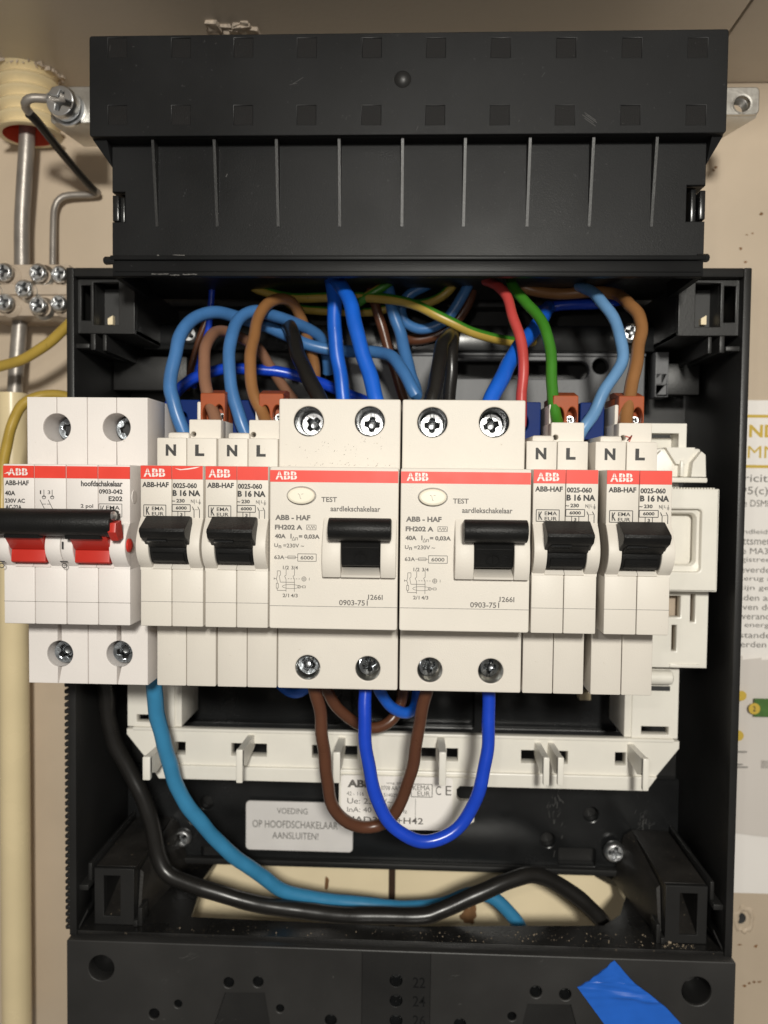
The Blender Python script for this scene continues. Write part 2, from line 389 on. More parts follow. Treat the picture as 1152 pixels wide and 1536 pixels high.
# cream backing boards behind the cable opening
t = thing("backing_boards", "cream painted backing boards on the wall seen through the cable opening under the box", "board", (0, WALL, -170))
for x0, x1 in ((-98, xj - 1.3), (xj + 1.3, 98)):
    b = MB(); b.box(x0, x1, WALL - 2.0, WALL + 0.4, -300, -108, 0.5); b.build("board", M['creamboard'], t)
b = MB(); b.box(xj - 1.25, xj + 1.25, WALL - 0.6, WALL + 0.45, -300, -108); b.build("gap_strip", M["joint"], t)  # dark strip added inside the open gap, keeping it dark against the lit wall
b = MB()
for (px, py, rx, rz) in ((702, 1374, 4.0, 4.4), (490, 1325, 1.2, 3.4), (708, 1368, 2.2, 5.2)):
    p = W(px, py, WALL - 2.05); n = 18
    vs_ = [b.bm.verts.new((p.x + rx * (0.6 + 0.4 * random.random()) * cos(2 * pi * i / n), WALL - 2.06 - random.random() * 0.02, p.z + rz * (0.6 + 0.4 * random.random()) * sin(2 * pi * i / n))) for i in range(n)]
    b.bm.faces.new(vs_)
o = b.build("stain", M['stain'], t); o['kind'] = 'stuff'

# drilled hole with torn ring in the wall, lower right
t = thing("drilled_hole", "drilled screw hole with a torn ring of plaster in the wall below the white leaflet", "hole", W(1113, 1380, WALL))
p = W(1113, 1380, WALL); b = MB()
n = 26
ns = 7; rings = []
for i in range(n):
    a = 2 * pi * i / n; r = 3.2 + random.uniform(-.35, .35); wd = random.uniform(.7, 1.5); hg = random.uniform(.4, .9)
    rings.append([b.bm.verts.new((p.x + 1.0 + (r + wd * (k / (ns - 1) * 2 - 1)) * cos(a), WALL + 0.45 - hg * sin(pi * k / (ns - 1)), p.z + (r * 1.45 + wd * (k / (ns - 1) * 2 - 1)) * sin(a))) for k in range(ns)])
for i in range(n):
    for k in range(ns - 1): b.bm.faces.new((rings[i][k], rings[i][k + 1], rings[(i + 1) % n][k + 1], rings[(i + 1) % n][k]))
b.build("torn_rim", M['paint'], t)
b = MB(); b.lathe([(2.3, -0.05), (2.1, 0.0), (0, 0.1)], (p.x - 0.6, WALL + 0.3, p.z + 0.6), axis=(0, 1, 0)); b.build("hole_bore", M['hole'], t)
# smudges
b = MB()
for (px, py) in [(1125, 1476), (1132, 1474), (1118, 1480), (1140, 1474), (1135, 1420), (1110, 1418), (1070, 255), (1142, 320), (1130, 350), (1121, 352), (1112, 372), (1118, 392), (1075, 250)]:
    p = W(px, py, WALL)
    vs_ = [b.bm.verts.new((p.x + (random.random() * 1.1 + 0.2) * cos(a * 0.9), WALL + 0.40, p.z + (random.random() * 0.7 + 0.1) * sin(a * 0.9))) for a in range(7)]
    b.bm.faces.new(vs_)
o = b.build("wall_smudge", M['stain'], wall); o['kind'] = 'stuff'

# ================================================================== ENCLOSURE
DE = 52.0; XL, XR, ZT, ZB = -113.5, 112.2, 84.6, -144.0; BACK = 107.0; TH = 2.6
enc = thing("consumer_unit_box", "open black plastic distribution box fixed to the wall behind the switchgear", "electrical box", (0, BACK, ZB))
blk = M['blackgloss']
b = MB(); b.box(XL, XL + TH, DE, BACK, ZB + 0.1, ZT, 0.4); b.build("side_wall", M['black'], enc)
b = MB(); b.box(XR - TH, XR, DE, BACK, ZB + 0.1, ZT, 0.4); b.build("side_wall", M['black'], enc)
b = MB(); b.box(XL + TH, XR - TH, DE, DE + 34, ZT - 3, ZT - 0.05, 0.4)
b.box(XL + TH, XR - TH, DE + 46, BACK, ZT - 3, ZT - 0.05, 0.4); b.build("top_wall", M['black'], enc)
# cable guard ridges along the outside of the left wall
b = MB(); b.box(-1.1, 1.1, -2.5, 2.5, -0.75, 0.75, 0.3, 1)
ridge = b.build("ridge", M['black'], enc); rme = ridge.data
zz = atz(1030, DE); k = 0
bpy.data.objects.remove(ridge)
rm = MB(); rm.box(-1.1, 1.1, -2.5, 2.5, -0.75, 0.75, 0.3, 1); rme = mesh_only(rm, M['black'])
while zz > ZB:
    inst(rme, "ridge", enc, XL - 1.0, DE + 4, zz); zz -= 2.3
b = MB(); b.box(XL - 0.9, XL - 0.02, DE + 3.0, DE + 9, ZB, atz(1028, DE)); b.build("ridge_strip", M['black'], enc)
# back plate with cable cut-out (open at the bottom), fixing holes
def pz(px, py, D): p = W(px, py, D); return (p.x, p.z)
hl = []
for (px, py, r) in ((310, 1204, 10), (822, 1260, 11), (887, 1222, 11), (240, 1258, 7)):
    x, z = pz(px, py, BACK - 6); hl.append(circle(x, z, px2mm(r, BACK)))
x0, z0 = pz(838, 1272, BACK - 6); x1, z1 = pz(893, 1300, BACK - 6); hl.append(rect(x0, x1, z0, z1, 0.8))
z_cut = atz(1300, BACK - 6)
x0, z0 = pz(300, 1268, BACK - 6); x1, z1 = pz(356, 1296, BACK - 6); hl.append(rect(x0, x1, z0, z1, 0.8))
b = MB(); b.plate([rect(XL + TH, XR - TH, z_cut, atz(1160, BACK - 6), 0)] + hl, BACK - 6, BACK - 1.0, 0.4)
b.build("lower_back_panel", M['blackgloss'], enc)
b = MB(); b.box(XL + TH, XR - TH, BACK - 0.9, BACK, z_cut + 0.3, ZT - 3.1); b.build("back_panel", M['black'], enc)
b = MB(); rnd = random.Random(9); yy = BACK - 6.03
for (px, py, n, sp) in ((965, 1232, 26, 16), (835, 1225, 16, 18), (828, 1200, 10, 12)):
    for i in range(n):
        p = W(px + rnd.gauss(0, sp * 0.5), py + rnd.gauss(0, sp), yy); L_ = rnd.uniform(.3, 1.5); a = rnd.gauss(1.2, .4)
        b.line((p.x - L_ * cos(a), p.z - L_ * sin(a)), (p.x + L_ * cos(a), p.z + L_ * sin(a)), rnd.uniform(.05, .35), yy - i * 0.001)
o = b.build("scratch", M['faintscuff'], enc, recalc=False); o['kind'] = 'stuff'
# shelf line at the bottom edge of the panel
b = MB(); b.box(XL + TH + 20, XR - TH - 20, BACK - 9, BACK - 6.05, z_cut, z_cut + 2.4, 0.4); b.build("panel_lip", M['black'], enc)
# floor with cable opening cut through it
fl_z = ZB + 1.5
def fz(px, py): p = Wz(px, py, fl_z); return (p.x, p.y)
inner = [fz(287, 1375), fz(305, 1318), (fz(318, 1303)[0], BACK + 2), (fz(893, 1303)[0], BACK + 2), fz(925, 1322), fz(938, 1345), fz(930, 1372), fz(905, 1388), fz(600, 1389)]
outer = [(XL + TH, DE + 1), (XR - TH, DE + 1), (XR - TH, BACK - 0.5), (inner[3][0] + 0.02, BACK - 0.5)] 
poly = [(XL + TH, DE + 1), (XR - TH, DE + 1), (XR - TH, BACK - 0.5), (inner[3][0], BACK - 0.5), inner[4], inner[5], inner[6], inner[7], inner[8], inner[0], inner[1], (inner[2][0], BACK - 0.5), (XL + TH, BACK - 0.5)]
b = MB(); b.prism_z(poly, fl_z - 2.4, fl_z, 0.25); b.build("floor_panel", M['floor'], enc)
# corner posts: top pair with square wells, bottom pair as sloped feet with wells
def corner_top(sgn):
    D = DE + 3
    if sgn < 0:
        X = lambda px: atx(px, D, 460)
        xw0, xw1, xo = X(140), X(178), X(202)
    else:
        X = lambda px: atx(px, D, 460)
        xw0, xw1, xo = X(1081), X(1043), X(1018)
    zt, zb = ZT - 3.1, atz(502, D); edge = XL + TH + 0.05 if sgn < 0 else XR - TH - 0.05
    zw0, zw1 = atz(489, D), atz(424, D)
    b = MB()
    outer = rect(edge, xo, zb, zt)
    xm = (edge + (xw0 - edge) * 0.82)
    xe = edge - sgn * 1.2
    b.plate([outer, rect(xw0, xw1, zw0, zw1), rect(xe, xm, zw0 + 1.5, zw1 - 1.0)], D, D + 2.2, 0.25)
    # well walls running back
    for xa, xb in ((xw0, xw0 + sgn * 1.1), (xw1, xw1 - sgn * 1.1), (xo, xo + sgn * 1.2)):
        b.box(xa, xb, D + 2.25, BACK - 1, zb + 0.2, zt)
    b.box(edge, xo, D + 2.25, BACK - 1, zb, zb + 1.5)
    b.build("corner_post", M['black'], enc)
    b = MB()
    b.box(edge, edge - sgn * 4.5, D - 1.5, D + 30, zb - 5.2, zb - 3.6, 0.2)
    b.box(edge - sgn * 4.6, edge - sgn * 6.2, D - 0.5, D + 40, zb - 5.6, zb - 0.1, 0.2)
    b.box(edge - sgn * 8.2, edge - sgn * 9.4, D + 1, D + 48, zb - 5.6, zb - 0.1, 0.2)
    b.build("guide_rail", M['black'], enc)
    b = MB()   # cream nub added for the wall showing through a hole in the well
    px = 167 if sgn < 0 else 1054
    p = W(px, 482, D + 9); b.hull([p + Vector((dx, dy, dz)) for dx in (-.9, .9) for dy in (-1, 1.5) for dz in (-1.3, 1.3 + dx * 0.6)]); b.build("wall_spot", M['creamboard'], enc)
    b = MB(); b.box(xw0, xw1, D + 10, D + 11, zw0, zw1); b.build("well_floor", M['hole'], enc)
corner_top(-1); corner_top(1)
def corner_bottom(sgn):
    D = DE + 5
    edge = XR - TH - 0.05; xi = atx(999, D, 1330)
    zt = atz(1316, D); zb = fl_z + 0.1
    xw0, xw1 = atx(1020, D, 1360), atx(1046, D, 1360)
    zw0, zw1 = atz(1388, D), atz(1327, D)
    def mx(x): return x if sgn > 0 else -x - 1.3
    b = MB()
    e = XR - TH - 0.05 if sgn > 0 else XL + TH + 0.05
    P = [rect(mx(xi), mx(atx(1062, D, 1330)), zb, zt), rect(mx(xw0), mx(xw1), zw0, zw1)]
    b.plate(P, D, D + 2.0, 0.25)
    for xa in (xi, xw0 - 1.0, xw1): b.box(mx(xa), mx(xa + 1.0), D + 2.05, D + 36, zb, zt - 1.3)
    b.box(mx(xw0), mx(xw1), D + 16, D + 17, zb, zt - 1.3)
    b.build("corner_foot", M['black'], enc)
    b = MB(); b.box(mx(xi), mx(atx(1062, D, 1330)), D + 2.05, BACK - 6.2, zt - 1.25, zt, 0.2)
    b.build("foot_top", M['dusty'], enc)
    b = MB()
    for k, dx in enumerate((0, 4.2)):
        xa = atx(1064, D, 1330) + dx
        b.box(mx(xa), mx(xa + 1.3), D - 1 - k, BACK - 7, zt - 4, zt + 2.2, 0.25)
    b.box(mx(atx(1066, D, 1330)), e, D - 3, D + 30, zt - 6.5, zt - 4.6, 0.25)
    b.box(mx(atx(1090, D, 1330)), e, D - 3, D + 8, zt - 16, zt - 6.6, 0.25)
    b.build("guide_rail", M['black'], enc)
    b = MB(); xr0, xr1 = atx(1064, D, 1380), XR - TH - 0.4
    b.hull([(mx(x), y, z) for x, z in ((xr0, zb + 6.5), (xr0, zb + 7.6), (xr1, zb + 0.2), (xr1, zb + 1.4)) for y in (D - 4, D + 5)]); b.build("strut", M['black'], enc)
    b = MB(); b.hull([(mx(x), y, z) for x in (xw0 + 0.05, xw1 - 0.05) for y, z in ((D + 0.3, zw0 + 0.2), (D + 15.8, zw0 + 0.2), (D + 15.8, zw0 + 6.5))]); b.build("well_ramp", M['dusty'], enc)
    # bracing web sloping down to the floor on the inner side
    b = MB(); xs = mx(xi - 0.2)
    b.hull([(xs, D + 3, zb), (xs - sgn * 0.9, D + 3, zb), (xs, BACK - 7, zb + 0.0), (xs - sgn * 7, BACK - 7, zb), (xs, BACK - 7, zt), (xs - sgn * 3, BACK - 7, zt - 2), (xs, D + 6, zt - 3), (xs - sgn * 1.2, D + 6, zt - 4)])
    b.build("corner_web", M['dusty'], enc)
    b = MB(); b.box(mx(xi - 3), mx(xi - 1.6), D - 0.5, D + 6, zb, zb + 6.5, 0.2); b.box(mx(xi - 1.5), mx(xi - 0.1), D - 1, D + 4, zb, zb + 2.2, 0.2)
    b.build("latch_rib", M['black'], enc)
corner_bottom(1); corner_bottom(-1)
# grey support plate across the upper back, slot and round hole
D = 86
x0, z0 = pz(505, 660, D); x1, z1 = pz(968, 529, D)
sl = rect(atx(676, D, 555), atx(884, D, 555), atz(568, D, 750), atz(541, D, 750), 3.2, 6)
hx, hz = pz(901, 549, D)
b = MB(); b.plate([rect(x0, x1, z0, z1, 0.8), sl, circle(hx, hz, 3.0)], D, D + 4, 0.4); b.build("support_plate", M['grey'], enc)
b = MB(); b.box(x0, x1, D - 1.2, D - 0.05, z1 - 1.6, z1 - 0.2, 0.3); b.build("support_lip", M['grey'], enc)
b = MB(); xa, za = pz(975, 598, D); xb, zb_ = pz(996, 532, D)
b.plate([rect(xa, xb, za, zb_), rect(xa + 0.6, xb - 1, za + 1.2, za + 4.0), rect(xa + 0.6, xb - 1, za + 5.2, za + 8.0)], D - 6, D + 3, 0.3); b.build("plate_catch", M['grey'], enc)
b = MB(); xa, za = pz(170, 585, D); xb, zb_ = pz(280, 535, D); b.box(xa, xb, D, D + 4, za, zb_, 0.4); xa, za = pz(300, 600, D); xb, zb_ = pz(480, 528, D); b.box(xa, xb, D, D + 4, za, zb_, 0.4); b.build("support_plate", M['black'], enc)
b = MB(); xa, za = pz(1000, 592, D); xb, zb_ = pz(1050, 545, D); b.box(xa, xb, D, D + 4, za, zb_, 0.4); b.build("support_block", M['black'], enc)
D = 82; xa, za = pz(215, 524, D); xb, zb_ = pz(985, 489, D)
b = MB(); b.box(xa, xb, D, D + 14, za, zb_, 0.5); b.build("cross_bar", M['blackgloss'], enc)
# dark glossy window behind the lower wires
D = 98; xa, za = pz(265, 1100, D); xb, zb_ = pz(945, 985, D)
b = MB(); b.plate([rect(xa, xb, za, zb_), rect(xa + 3, xa + 66, za + 5, zb_ - 4, 1), rect(xa + 70, xb - 60, za + 5, zb_ - 4, 1), rect(xb - 56, xb - 4, za + 5, zb_ - 4, 1)], D, D + 4, 0.4); b.build("window_frame", M['blackgloss'], enc)
b = MB(); b.box(xa, xb, D + 5, D + 6, za, zb_); b.build("window_panel", M['blackgloss'], enc)
b = MB(); p = W(878, 1043, 92); b.box(p.x - 2.2, p.x + 2.2, 92, 97, p.z - 2, p.z + 1.2, 0.3); b.build("contact_tab", M['creamboard'], enc)

# back screws
def back_screw(px, py, D, r, rot, label):
    o = inst(DOME, "fixing_screw", None, *W(px, py, D), rot=(0, rot, 0), sc=px2mm(r, D))
    tag(o, label, "screw", "pan head screws fixing the black box")
back_screw(945, 500, 79, 14, 0.3, "shiny screw behind the tan wire in the upper right of the black box")
back_screw(284, 502, 81, 14, 0.6, "shiny screw half hidden behind the blue wire loop, upper left")
back_screw(274, 1256, 98, 14.5, 0.9, "shiny screw low on the left where the two supply cables part")
back_screw(921, 1277, 98, 16, 0.2, "shiny screw low on the right beside the dusty corner foot")

# ================================================================== TOP COVER
cov = thing("cable_cover", "large matt black ribbed cable cover over the top of the box", "cover", (0, 60, 100))
cx0, cx1, cz0, cz1, DC, DP = -94.2, 92.7, 116.1, 145.4, 25.0, 31.5
kcols = [(163, 189), (260, 283), (352, 378), (446, 474), (543, 572), (639, 668), (736, 765), (834, 863), (932, 962), (1031, 1060)]
kn = []
for (a, c) in kcols:
    xa, xb = atx(a, DC, 120), atx(c, DC, 120); xm = (xa + xb) / 2; h = 2.75
    for py in (71.5, 172.5):
        zc = atz(py, DC, (a + c) / 2); kn.append((xm - h, xm + h, zc - h, zc + h))
b = MB()
b.plate([rect(cx0, cx1, cz0, cz1, 0.8)] + [rect(*k) for k in kn], DC, DC + 2.4, 0.22)
b.box(cx0, cx0 + 2.4, DC + 2.3, BACK + 4, cz0 + 0.3, cz1 - 0.3); b.box(cx1 - 2.4, cx1, DC + 2.3, BACK + 4, cz0 + 0.3, cz1 - 0.3)
b.box(cx0 + 0.3, cx1 - 0.3, DC + 2.3, BACK + 4, cz1 - 2.4, cz1 - 0.2)
b.box(cx0 + 2.4, cx1 - 2.4, DC + 2.3, DP + 2, cz0 + 0.2, cz0 + 2.4)
b.build("upper_block", M['cover'], cov)
km = MB(); km.box(-2.95, 2.95, 0, 1.6, -2.95, 2.95); kme = mesh_only(km, M['knock'])
for i, k in enumerate(kn):
    inst(kme, "knockout", cov, (k[0] + k[1]) / 2, DC + 0.16 + 0.08 * ((i * 7) % 3), (k[2] + k[3]) / 2, rot=(0, 0, 0))
# dimple
p = W(604, 119, DC); b = MB(); b.lathe([(2.6, 0.1), (2.3, -0.25), (1.7, -0.75), (0.9, -1.1), (0, -1.2)], (p.x, DC, p.z)); b.build("dimple", M['black'], cov)
# chamfers under the upper block
px0, px1 = -89.9, 89.5
for (xa, xb) in ((cx0, px0), (cx1, px1)):
    b = MB()
    b.hull([(xa, y, z) for y, z in ((DC + 2.4, cz0 + 0.1), (60, cz0 + 0.1))] + [(xb, y, z) for y, z in ((DP, cz0 - 6.5), (60, cz0 - 6.5), (DC + 2.4, cz0 + 0.1), (60, cz0 + 0.1))])
    b.build("chamfer", M['cover'], cov)
# lower plate with side clip openings
zl0 = atz(415, DP, 600); zl1 = cz0 + 0.4
clipL = [(px0 - 0.5, atz(333, DP, 178)), (px0 + 4.2, atz(333, DP, 178)), (px0 + 4.2, atz(288, DP, 178)), (px0 - 0.5, atz(288, DP, 178))]
xr = atx(1030, DP, 300)
zc0, zc1 = atz(333, DP, 178), atz(288, DP, 178); zr0, zr1 = atz(332, DP, 1040), atz(278, DP, 1040)
z_l = atz(386, DP, 600)
outl = [(px0, z_l), (px1, z_l), (px1, zr0), (xr, zr0), (xr, zr1), (px1, zr1), (px1, zl1), (px0, zl1), (px0, zc1), (px0 + 4.0, zc1), (px0 + 4.0, zc0), (px0, zc0)]
b = MB(); b.plate([outl], DP, DP + 2.4, 0.25)
b.box(px0, px0 + 2.0, DP + 2.3, 60, zl0, zc0 - 0.1); b.box(px0, px0 + 2.0, DP + 2.3, 60, zc1 + .1, zl1)
b.box(px1 - 2.0, px1, DP + 2.3, 60, zl0, zr0 - 0.1); b.box(px1 - 2.0, px1, DP + 2.3, 60, zr1 + .1, zl1)
b.build("lower_plate", M['cover'], cov)
b = MB(); b.box(px0 - 0.3, px0 + 1.6, DP + 1.0, DP + 9, zc0 + 0.6, zc1 - 0.6, 0.3); b.box(px0 + 1.9, px0 + 3.2, DP + 1.8, DP + 9, zc0 + 0.4, zc1 - 1, 0.3); b.build("side_clip", M['blackgloss'], cov)
b = MB(); b.box(px1 - 1.4, px1 + 0.3, DP + 0.6, DP + 9, zr0 + 0.8, zr1 - 1.2, 0.3); b.box(px1 - 3.6, px1 - 2.0, DP + 2.0, DP + 9, zr0 + 0.4, zr1 - 0.4, 0.3); b.build("side_clip", M['blackgloss'], cov)
# ribs: gussets from the block's underside to the plate
for px in (230, 322, 415, 509, 604, 698, 795, 890, 985):
    x = atx(px, DC + 3, 210); zt_ = cz0 + 0.25; zb2 = atz(340, DP, px)
    b = MB(); b.hull([(x + dx, y, z) for dx in (-0.42, 0.42) for y, z in ((DC + 2.2, zt_), (DP + 0.3, zt_), (DP + 0.3, zb2), (DP - 0.15, zb2))])
    b.build("rib", M['black'], cov)
# ridge and bottom lip with hinge pegs
b = MB(); b.box(px0 - 0.3, px1 + 0.3, DP - 1.4, DP + 2.0, atz(390, DP - 1, 600), atz(383, DP - 1, 600), 0.35)
b.box(px0 + 0.2, px1 - 0.2, DP - 0.5, DP + 2.2, zl0, atz(391.5, DP, 600), 0.3)
b.box(px0 + 1.0, px1 - 1.0, DP - 0.9, DP + 1.4, atz(408, DP, 600) - 0.15, atz(408, DP, 600) + 0.15, 0.1)
b.build("bottom_lip", M['cover'], cov)
for px, py in ((161, 391), (1058, 387)):
    p = W(px, py, DP); b = MB(); s_ = -1 if px < 500 else 1
    b.lathe([(1.15, -2.5), (1.25, 0.5), (0.9, 1.0), (0, 1.1)], p, axis=(s_, 0, 0), seg=16); b.build("hinge_peg", M['blackgloss'], cov)
b = MB(); rnd = random.Random(21)
def scratch(px, py, ln, ang, wd, n=1, D_=DC):
    for i in range(n):
        p = W(px + rnd.gauss(0, 3) * (n > 1), py + rnd.gauss(0, 3) * (n > 1), D_ - 0.03); h = px2mm(ln / 2, D_); dx, dz = h * cos(ang), h * sin(ang)
        b.line((p.x - dx, p.z - dz), (p.x + dx, p.z + dz), wd, D_ - 0.03 - 0.001 * i)
scratch(447, 121, 18, 0.55, 0.10); scratch(440, 126, 12, 0.2, 0.08); scratch(884, 178, 20, -0.6, 0.12, 4); scratch(340, 263, 5, 1.1, 0.28, 1, DP); scratch(815, 112, 8, 0.9, 0.08); scratch(200, 70, 3, 0.4, 0.12); scratch(165, 72, 9, 1.5, 0.08); scratch(626, 192, 7, 1.2, 0.1)
for i in range(45): scratch(rnd.uniform(150, 1080), rnd.uniform(60, 195), rnd.uniform(1, 2.5), rnd.uniform(0, 3), rnd.uniform(.04, .1))
for i in range(45): scratch(rnd.uniform(190, 1040), rnd.uniform(225, 370), rnd.uniform(1, 2.5), rnd.uniform(0, 3), rnd.uniform(.04, .1), 1, DP)
o = b.build("scratch", M['faintscuff'], cov, recalc=False); o['kind'] = 'stuff'
# scuffs on the lip
b = MB()
for (px, py, L_) in ((610, 30, 0),):
    pass
for (px, py, wd) in ((268, 382.6, 18), (237, 382.8, 3), (240, 411, 26), (285, 411.5, 22), (262, 412.5, 14)):
    p = W(px, py, DP - 1.42 if py < 390 else DP - 0.52); h = px2mm(wd / 2, DP)
    n = 9
    top = [b.bm.verts.new((p.x - h + 2 * h * i / n, (DP - 1.43 if py < 390 else DP - 0.53), p.z + random.uniform(0.03, 0.22))) for i in range(n + 1)]
    bot = [b.bm.verts.new((p.x - h + 2 * h * i / n, (DP - 1.43 if py < 390 else DP - 0.53), p.z - random.uniform(0.03, 0.22))) for i in range(n + 1)]
    for i in range(n): b.bm.faces.new((bot[i], bot[i + 1], top[i + 1], top[i]))
b.build("scuff", M['scuff'], cov, recalc=False)

# ================================================================== MOUNTING BRACKETS beside the cover
def bracket_left():
    D = 62
    t = thing("fixing_bracket", "galvanised steel bracket with a large clamp screw left of the cover", "bracket", W(100, 170, D), "steel brackets beside the cable cover")
    x0, z0 = pz(76, 185, D); x1, z1 = pz(140, 129, D)
    b = MB(); b.plate([rect(x0, x1, z0, z1, 1.0)], D, D + 1.8, 0.3)
    b.build("plate", M['steel'], t)
    b = MB(); xa, za = pz(92, 214, D + 14)
    b.hull([(x0 + 0.8, D + 0.4, z0 + 0.6), (x1, D + 0.4, z0 + 0.6), (x1, D + 15, z0 - 0.2), (x0 + 5, D + 15, z0 - 0.2), (x0 + 0.8, D + 2, z0 - 0.2), (x1, D + 2, z0 - 0.8), (x1, D + 16, z0 - 1.4), (x0 + 5, D + 16, z0 - 1.4)]); b.build("flange", M['steel'], t)
    p = W(97, 157, D - 2.6)
    inst(CAP, "clamp_screw", t, p.x, D - 3.6, p.z, rot=(radians(4), 0.35, radians(-5)), sc=px2mm(23, D))
    b = MB(); b.lathe([(5.7, 0), (5.7, 1.2), (0, 1.2)], (p.x + 0.6, D - 1.3, p.z - 0.8)); b.build("washer", M['zinc'], t)
def bracket_right():
    D = 62
    t = thing("fixing_bracket", "galvanised steel bracket with an empty threaded hole right of the cover", "bracket", W(1115, 165, D), "steel brackets beside the cable cover")
    x0, z0 = pz(1070, 172, D); x1, z1 = pz(1140, 130, D)
    hx, hz = pz(1113, 156, D)
    b = MB(); b.plate([rect(x0, x1, z0, z1, 1.6), circle(hx, hz, 2.7)], D, D + 2.2, 0.3)
    b.lathe([(2.75, -0.2), (3.3, -0.25), (3.3, 0.2)], (hx, D, hz)); b.build("plate", M['steel'], t)
    b = MB()
    for k in range(6): b.lathe([(2.95, k * 0.8), (2.4, k * 0.8 + 0.4), (2.95, k * 0.8 + 0.8)], (hx, D + 1.6, hz), seg=20)
    b.build("thread", M['steel'], t)
    b = MB(); b.hull([(x, y, z) for x, y, z in ((x0, D + 0.2, z0 + 0.8), (x1 - 0.4, D + 0.2, z0 + 0.8), (x0, D + 2, z0 - 0.4), (x1 - 0.4, D + 2, z0 - 0.4), (x0, D + 16, z0 + 0.4), (x1 - 5, D + 16, z0 + 0.4), (x0, D + 17, z0 - 0.8), (x1 - 6, D + 17, z0 - 0.8))]); b.build("flange", M['steel'], t)
bracket_left(); bracket_right()

# ================================================================== LEFT SIDE: conduit, earth wire, terminal strip
t = thing("ribbed_conduit", "cream ribbed conduit end with red inside hanging from the ceiling, top left", "conduit", W(40, 110, 100))
pb = W(44, 203, 99); pt = Vector((W(40, 110, 99).x, 99, z_ceil))
ax = (pb - pt).normalized(); Lc = (pb - pt).length; R0 = 11.2
prof = [(R0 - 1.2, -4)]
nr = 5
for i in range(nr * 6 + 1):
    h = Lc * i / (nr * 6); prof.append((R0 - 0.2 + 1.3 * cos(2 * pi * i / 6), h))
prof += [(R0 - 0.2, Lc + 0.3), (R0 - 1.6, Lc + 0.2)]
b = MB(); b.lathe(prof, pt, axis=ax, seg=36); b.build("ribbed_sleeve", M['cream'], t)
b = MB(); b.lathe([(R0 - 1.5, Lc + 0.25), (R0 - 1.9, Lc - 3), (R0 - 2.2, Lc - 12), (2.9, Lc - 12)], pt, axis=ax, seg=36); b.build("inner_liner", M['liner'], t)
# torn paint around the ceiling hole
t = thing("torn_hole_edge", "ragged torn paint edge where the cream conduit leaves the ceiling", "torn edge", pt, "ragged holes in the ceiling board")
b = MB(); n = 40
for i in range(n):
    a = 2 * pi * i / n; r = R0 + 0.8 + random.uniform(-0.4, 1.6)
    c = pt + Vector((cos(a) * r, sin(a) * r * 0.9, 0)); q = random.uniform(0.3, 1.3)
    b.hull([c + Vector((dx * q * random.uniform(.6, 1.4), dy * q * random.uniform(.4, 1.3), dz + random.uniform(-.3, .3))) for dx in (-1, 1) for dy in (-1, 1) for dz in (1.0, random.uniform(-1.6, -0.2))])
b.build("paint_flake", M['torn'], t)
b = MB(); q = Wz(346, 42, z_ceil); 
t = thing("torn_hole_edge", "ragged plaster bump on the ceiling just above the cable cover, left of centre", "torn edge", q, "ragged holes in the ceiling board")
for i in range(22):
    c = q + Vector((random.uniform(-8, 8), random.uniform(-3, 3), 0)); s_ = random.uniform(0.8, 2.2)
    b.hull([c + Vector((dx * s_ * random.uniform(.7, 1.3), dy * s_, dz)) for dx in (-1, 1) for dy in (-1, 1) for dz in (1.0, random.uniform(-1.8, -0.2))])
b.build("plaster_crumb", M['torn'], t)
# lead sheathed cable out of the conduit into the cream pipe
pts = [pb - ax * 12, W(40, 215, 99), W(36, 280, 100), W(33, 340, 101), W(33, 420, 101), W(30, 480, 101), W(24, 560, 101), W(20, 640, 101)]
b = MB(); b.tube(pts, px2mm(11.5, 100)); o = b.build("sheathed_cable", M['lead'], loc=W(33, 300, 100)); tag(o, "grey metal sheathed cable running down from the cream conduit behind the terminal strip", "cable")
b = MB(); xa = atx(-8, 96, 900); xb = atx(34, 96, 900); rr = (xb - xa) / 2; zt_ = atz(590, 100, 20)
b.lathe([(rr - 1.4, 4), (rr - 1.4, 0), (rr, 0), (rr, 260), (0, 260)], ((xa + xb) / 2, 100, zt_), axis=(0, 0, -1), seg=40)
o = b.build("cream_pipe", M['cream'], loc=((xa + xb) / 2, 100, zt_)); tag(o, "smooth cream plastic pipe running down the left edge behind the main switch", "pipe")
# bare earth wire from the bracket screw to the terminal strip
pts = [W(100, 148, 59), W(72, 148, 59), W(50, 147, 58), W(40, 151, 58), W(39, 162, 61), W(58, 185, 68), W(100, 238, 88), W(138, 282, 104), W(147, 289, 108), W(138, 292, 109), W(104, 293, 108), W(90, 298, 107.5), W(82, 312, 107), W(80, 345, 106), W(79, 420, 104)]
b = MB(); b.tube(pts, 1.35, seg=12, step=1.5, radii=[1.5] * 5 + [1.35] * 10); o = b.build("earth_wire", M['lead'], loc=W(80, 300, 100))
b = MB(); b.tube([W(43, 170, 62.8), W(58, 185, 68), W(100, 238, 88), W(138, 282, 104), W(146, 288, 107.6)], 1.6, seg=12, step=1.5, radii=[1.62, 1.6, 1.52, 1.46, 1.4]); b.build("dark_slant", M['w_black'], o)  # dark tube added over the slant for its shaded, oxidised tone
tag(o, "bent earth wire, darkened on its slant by an added tube, from the bracket screw to the terminal strip", "wire")
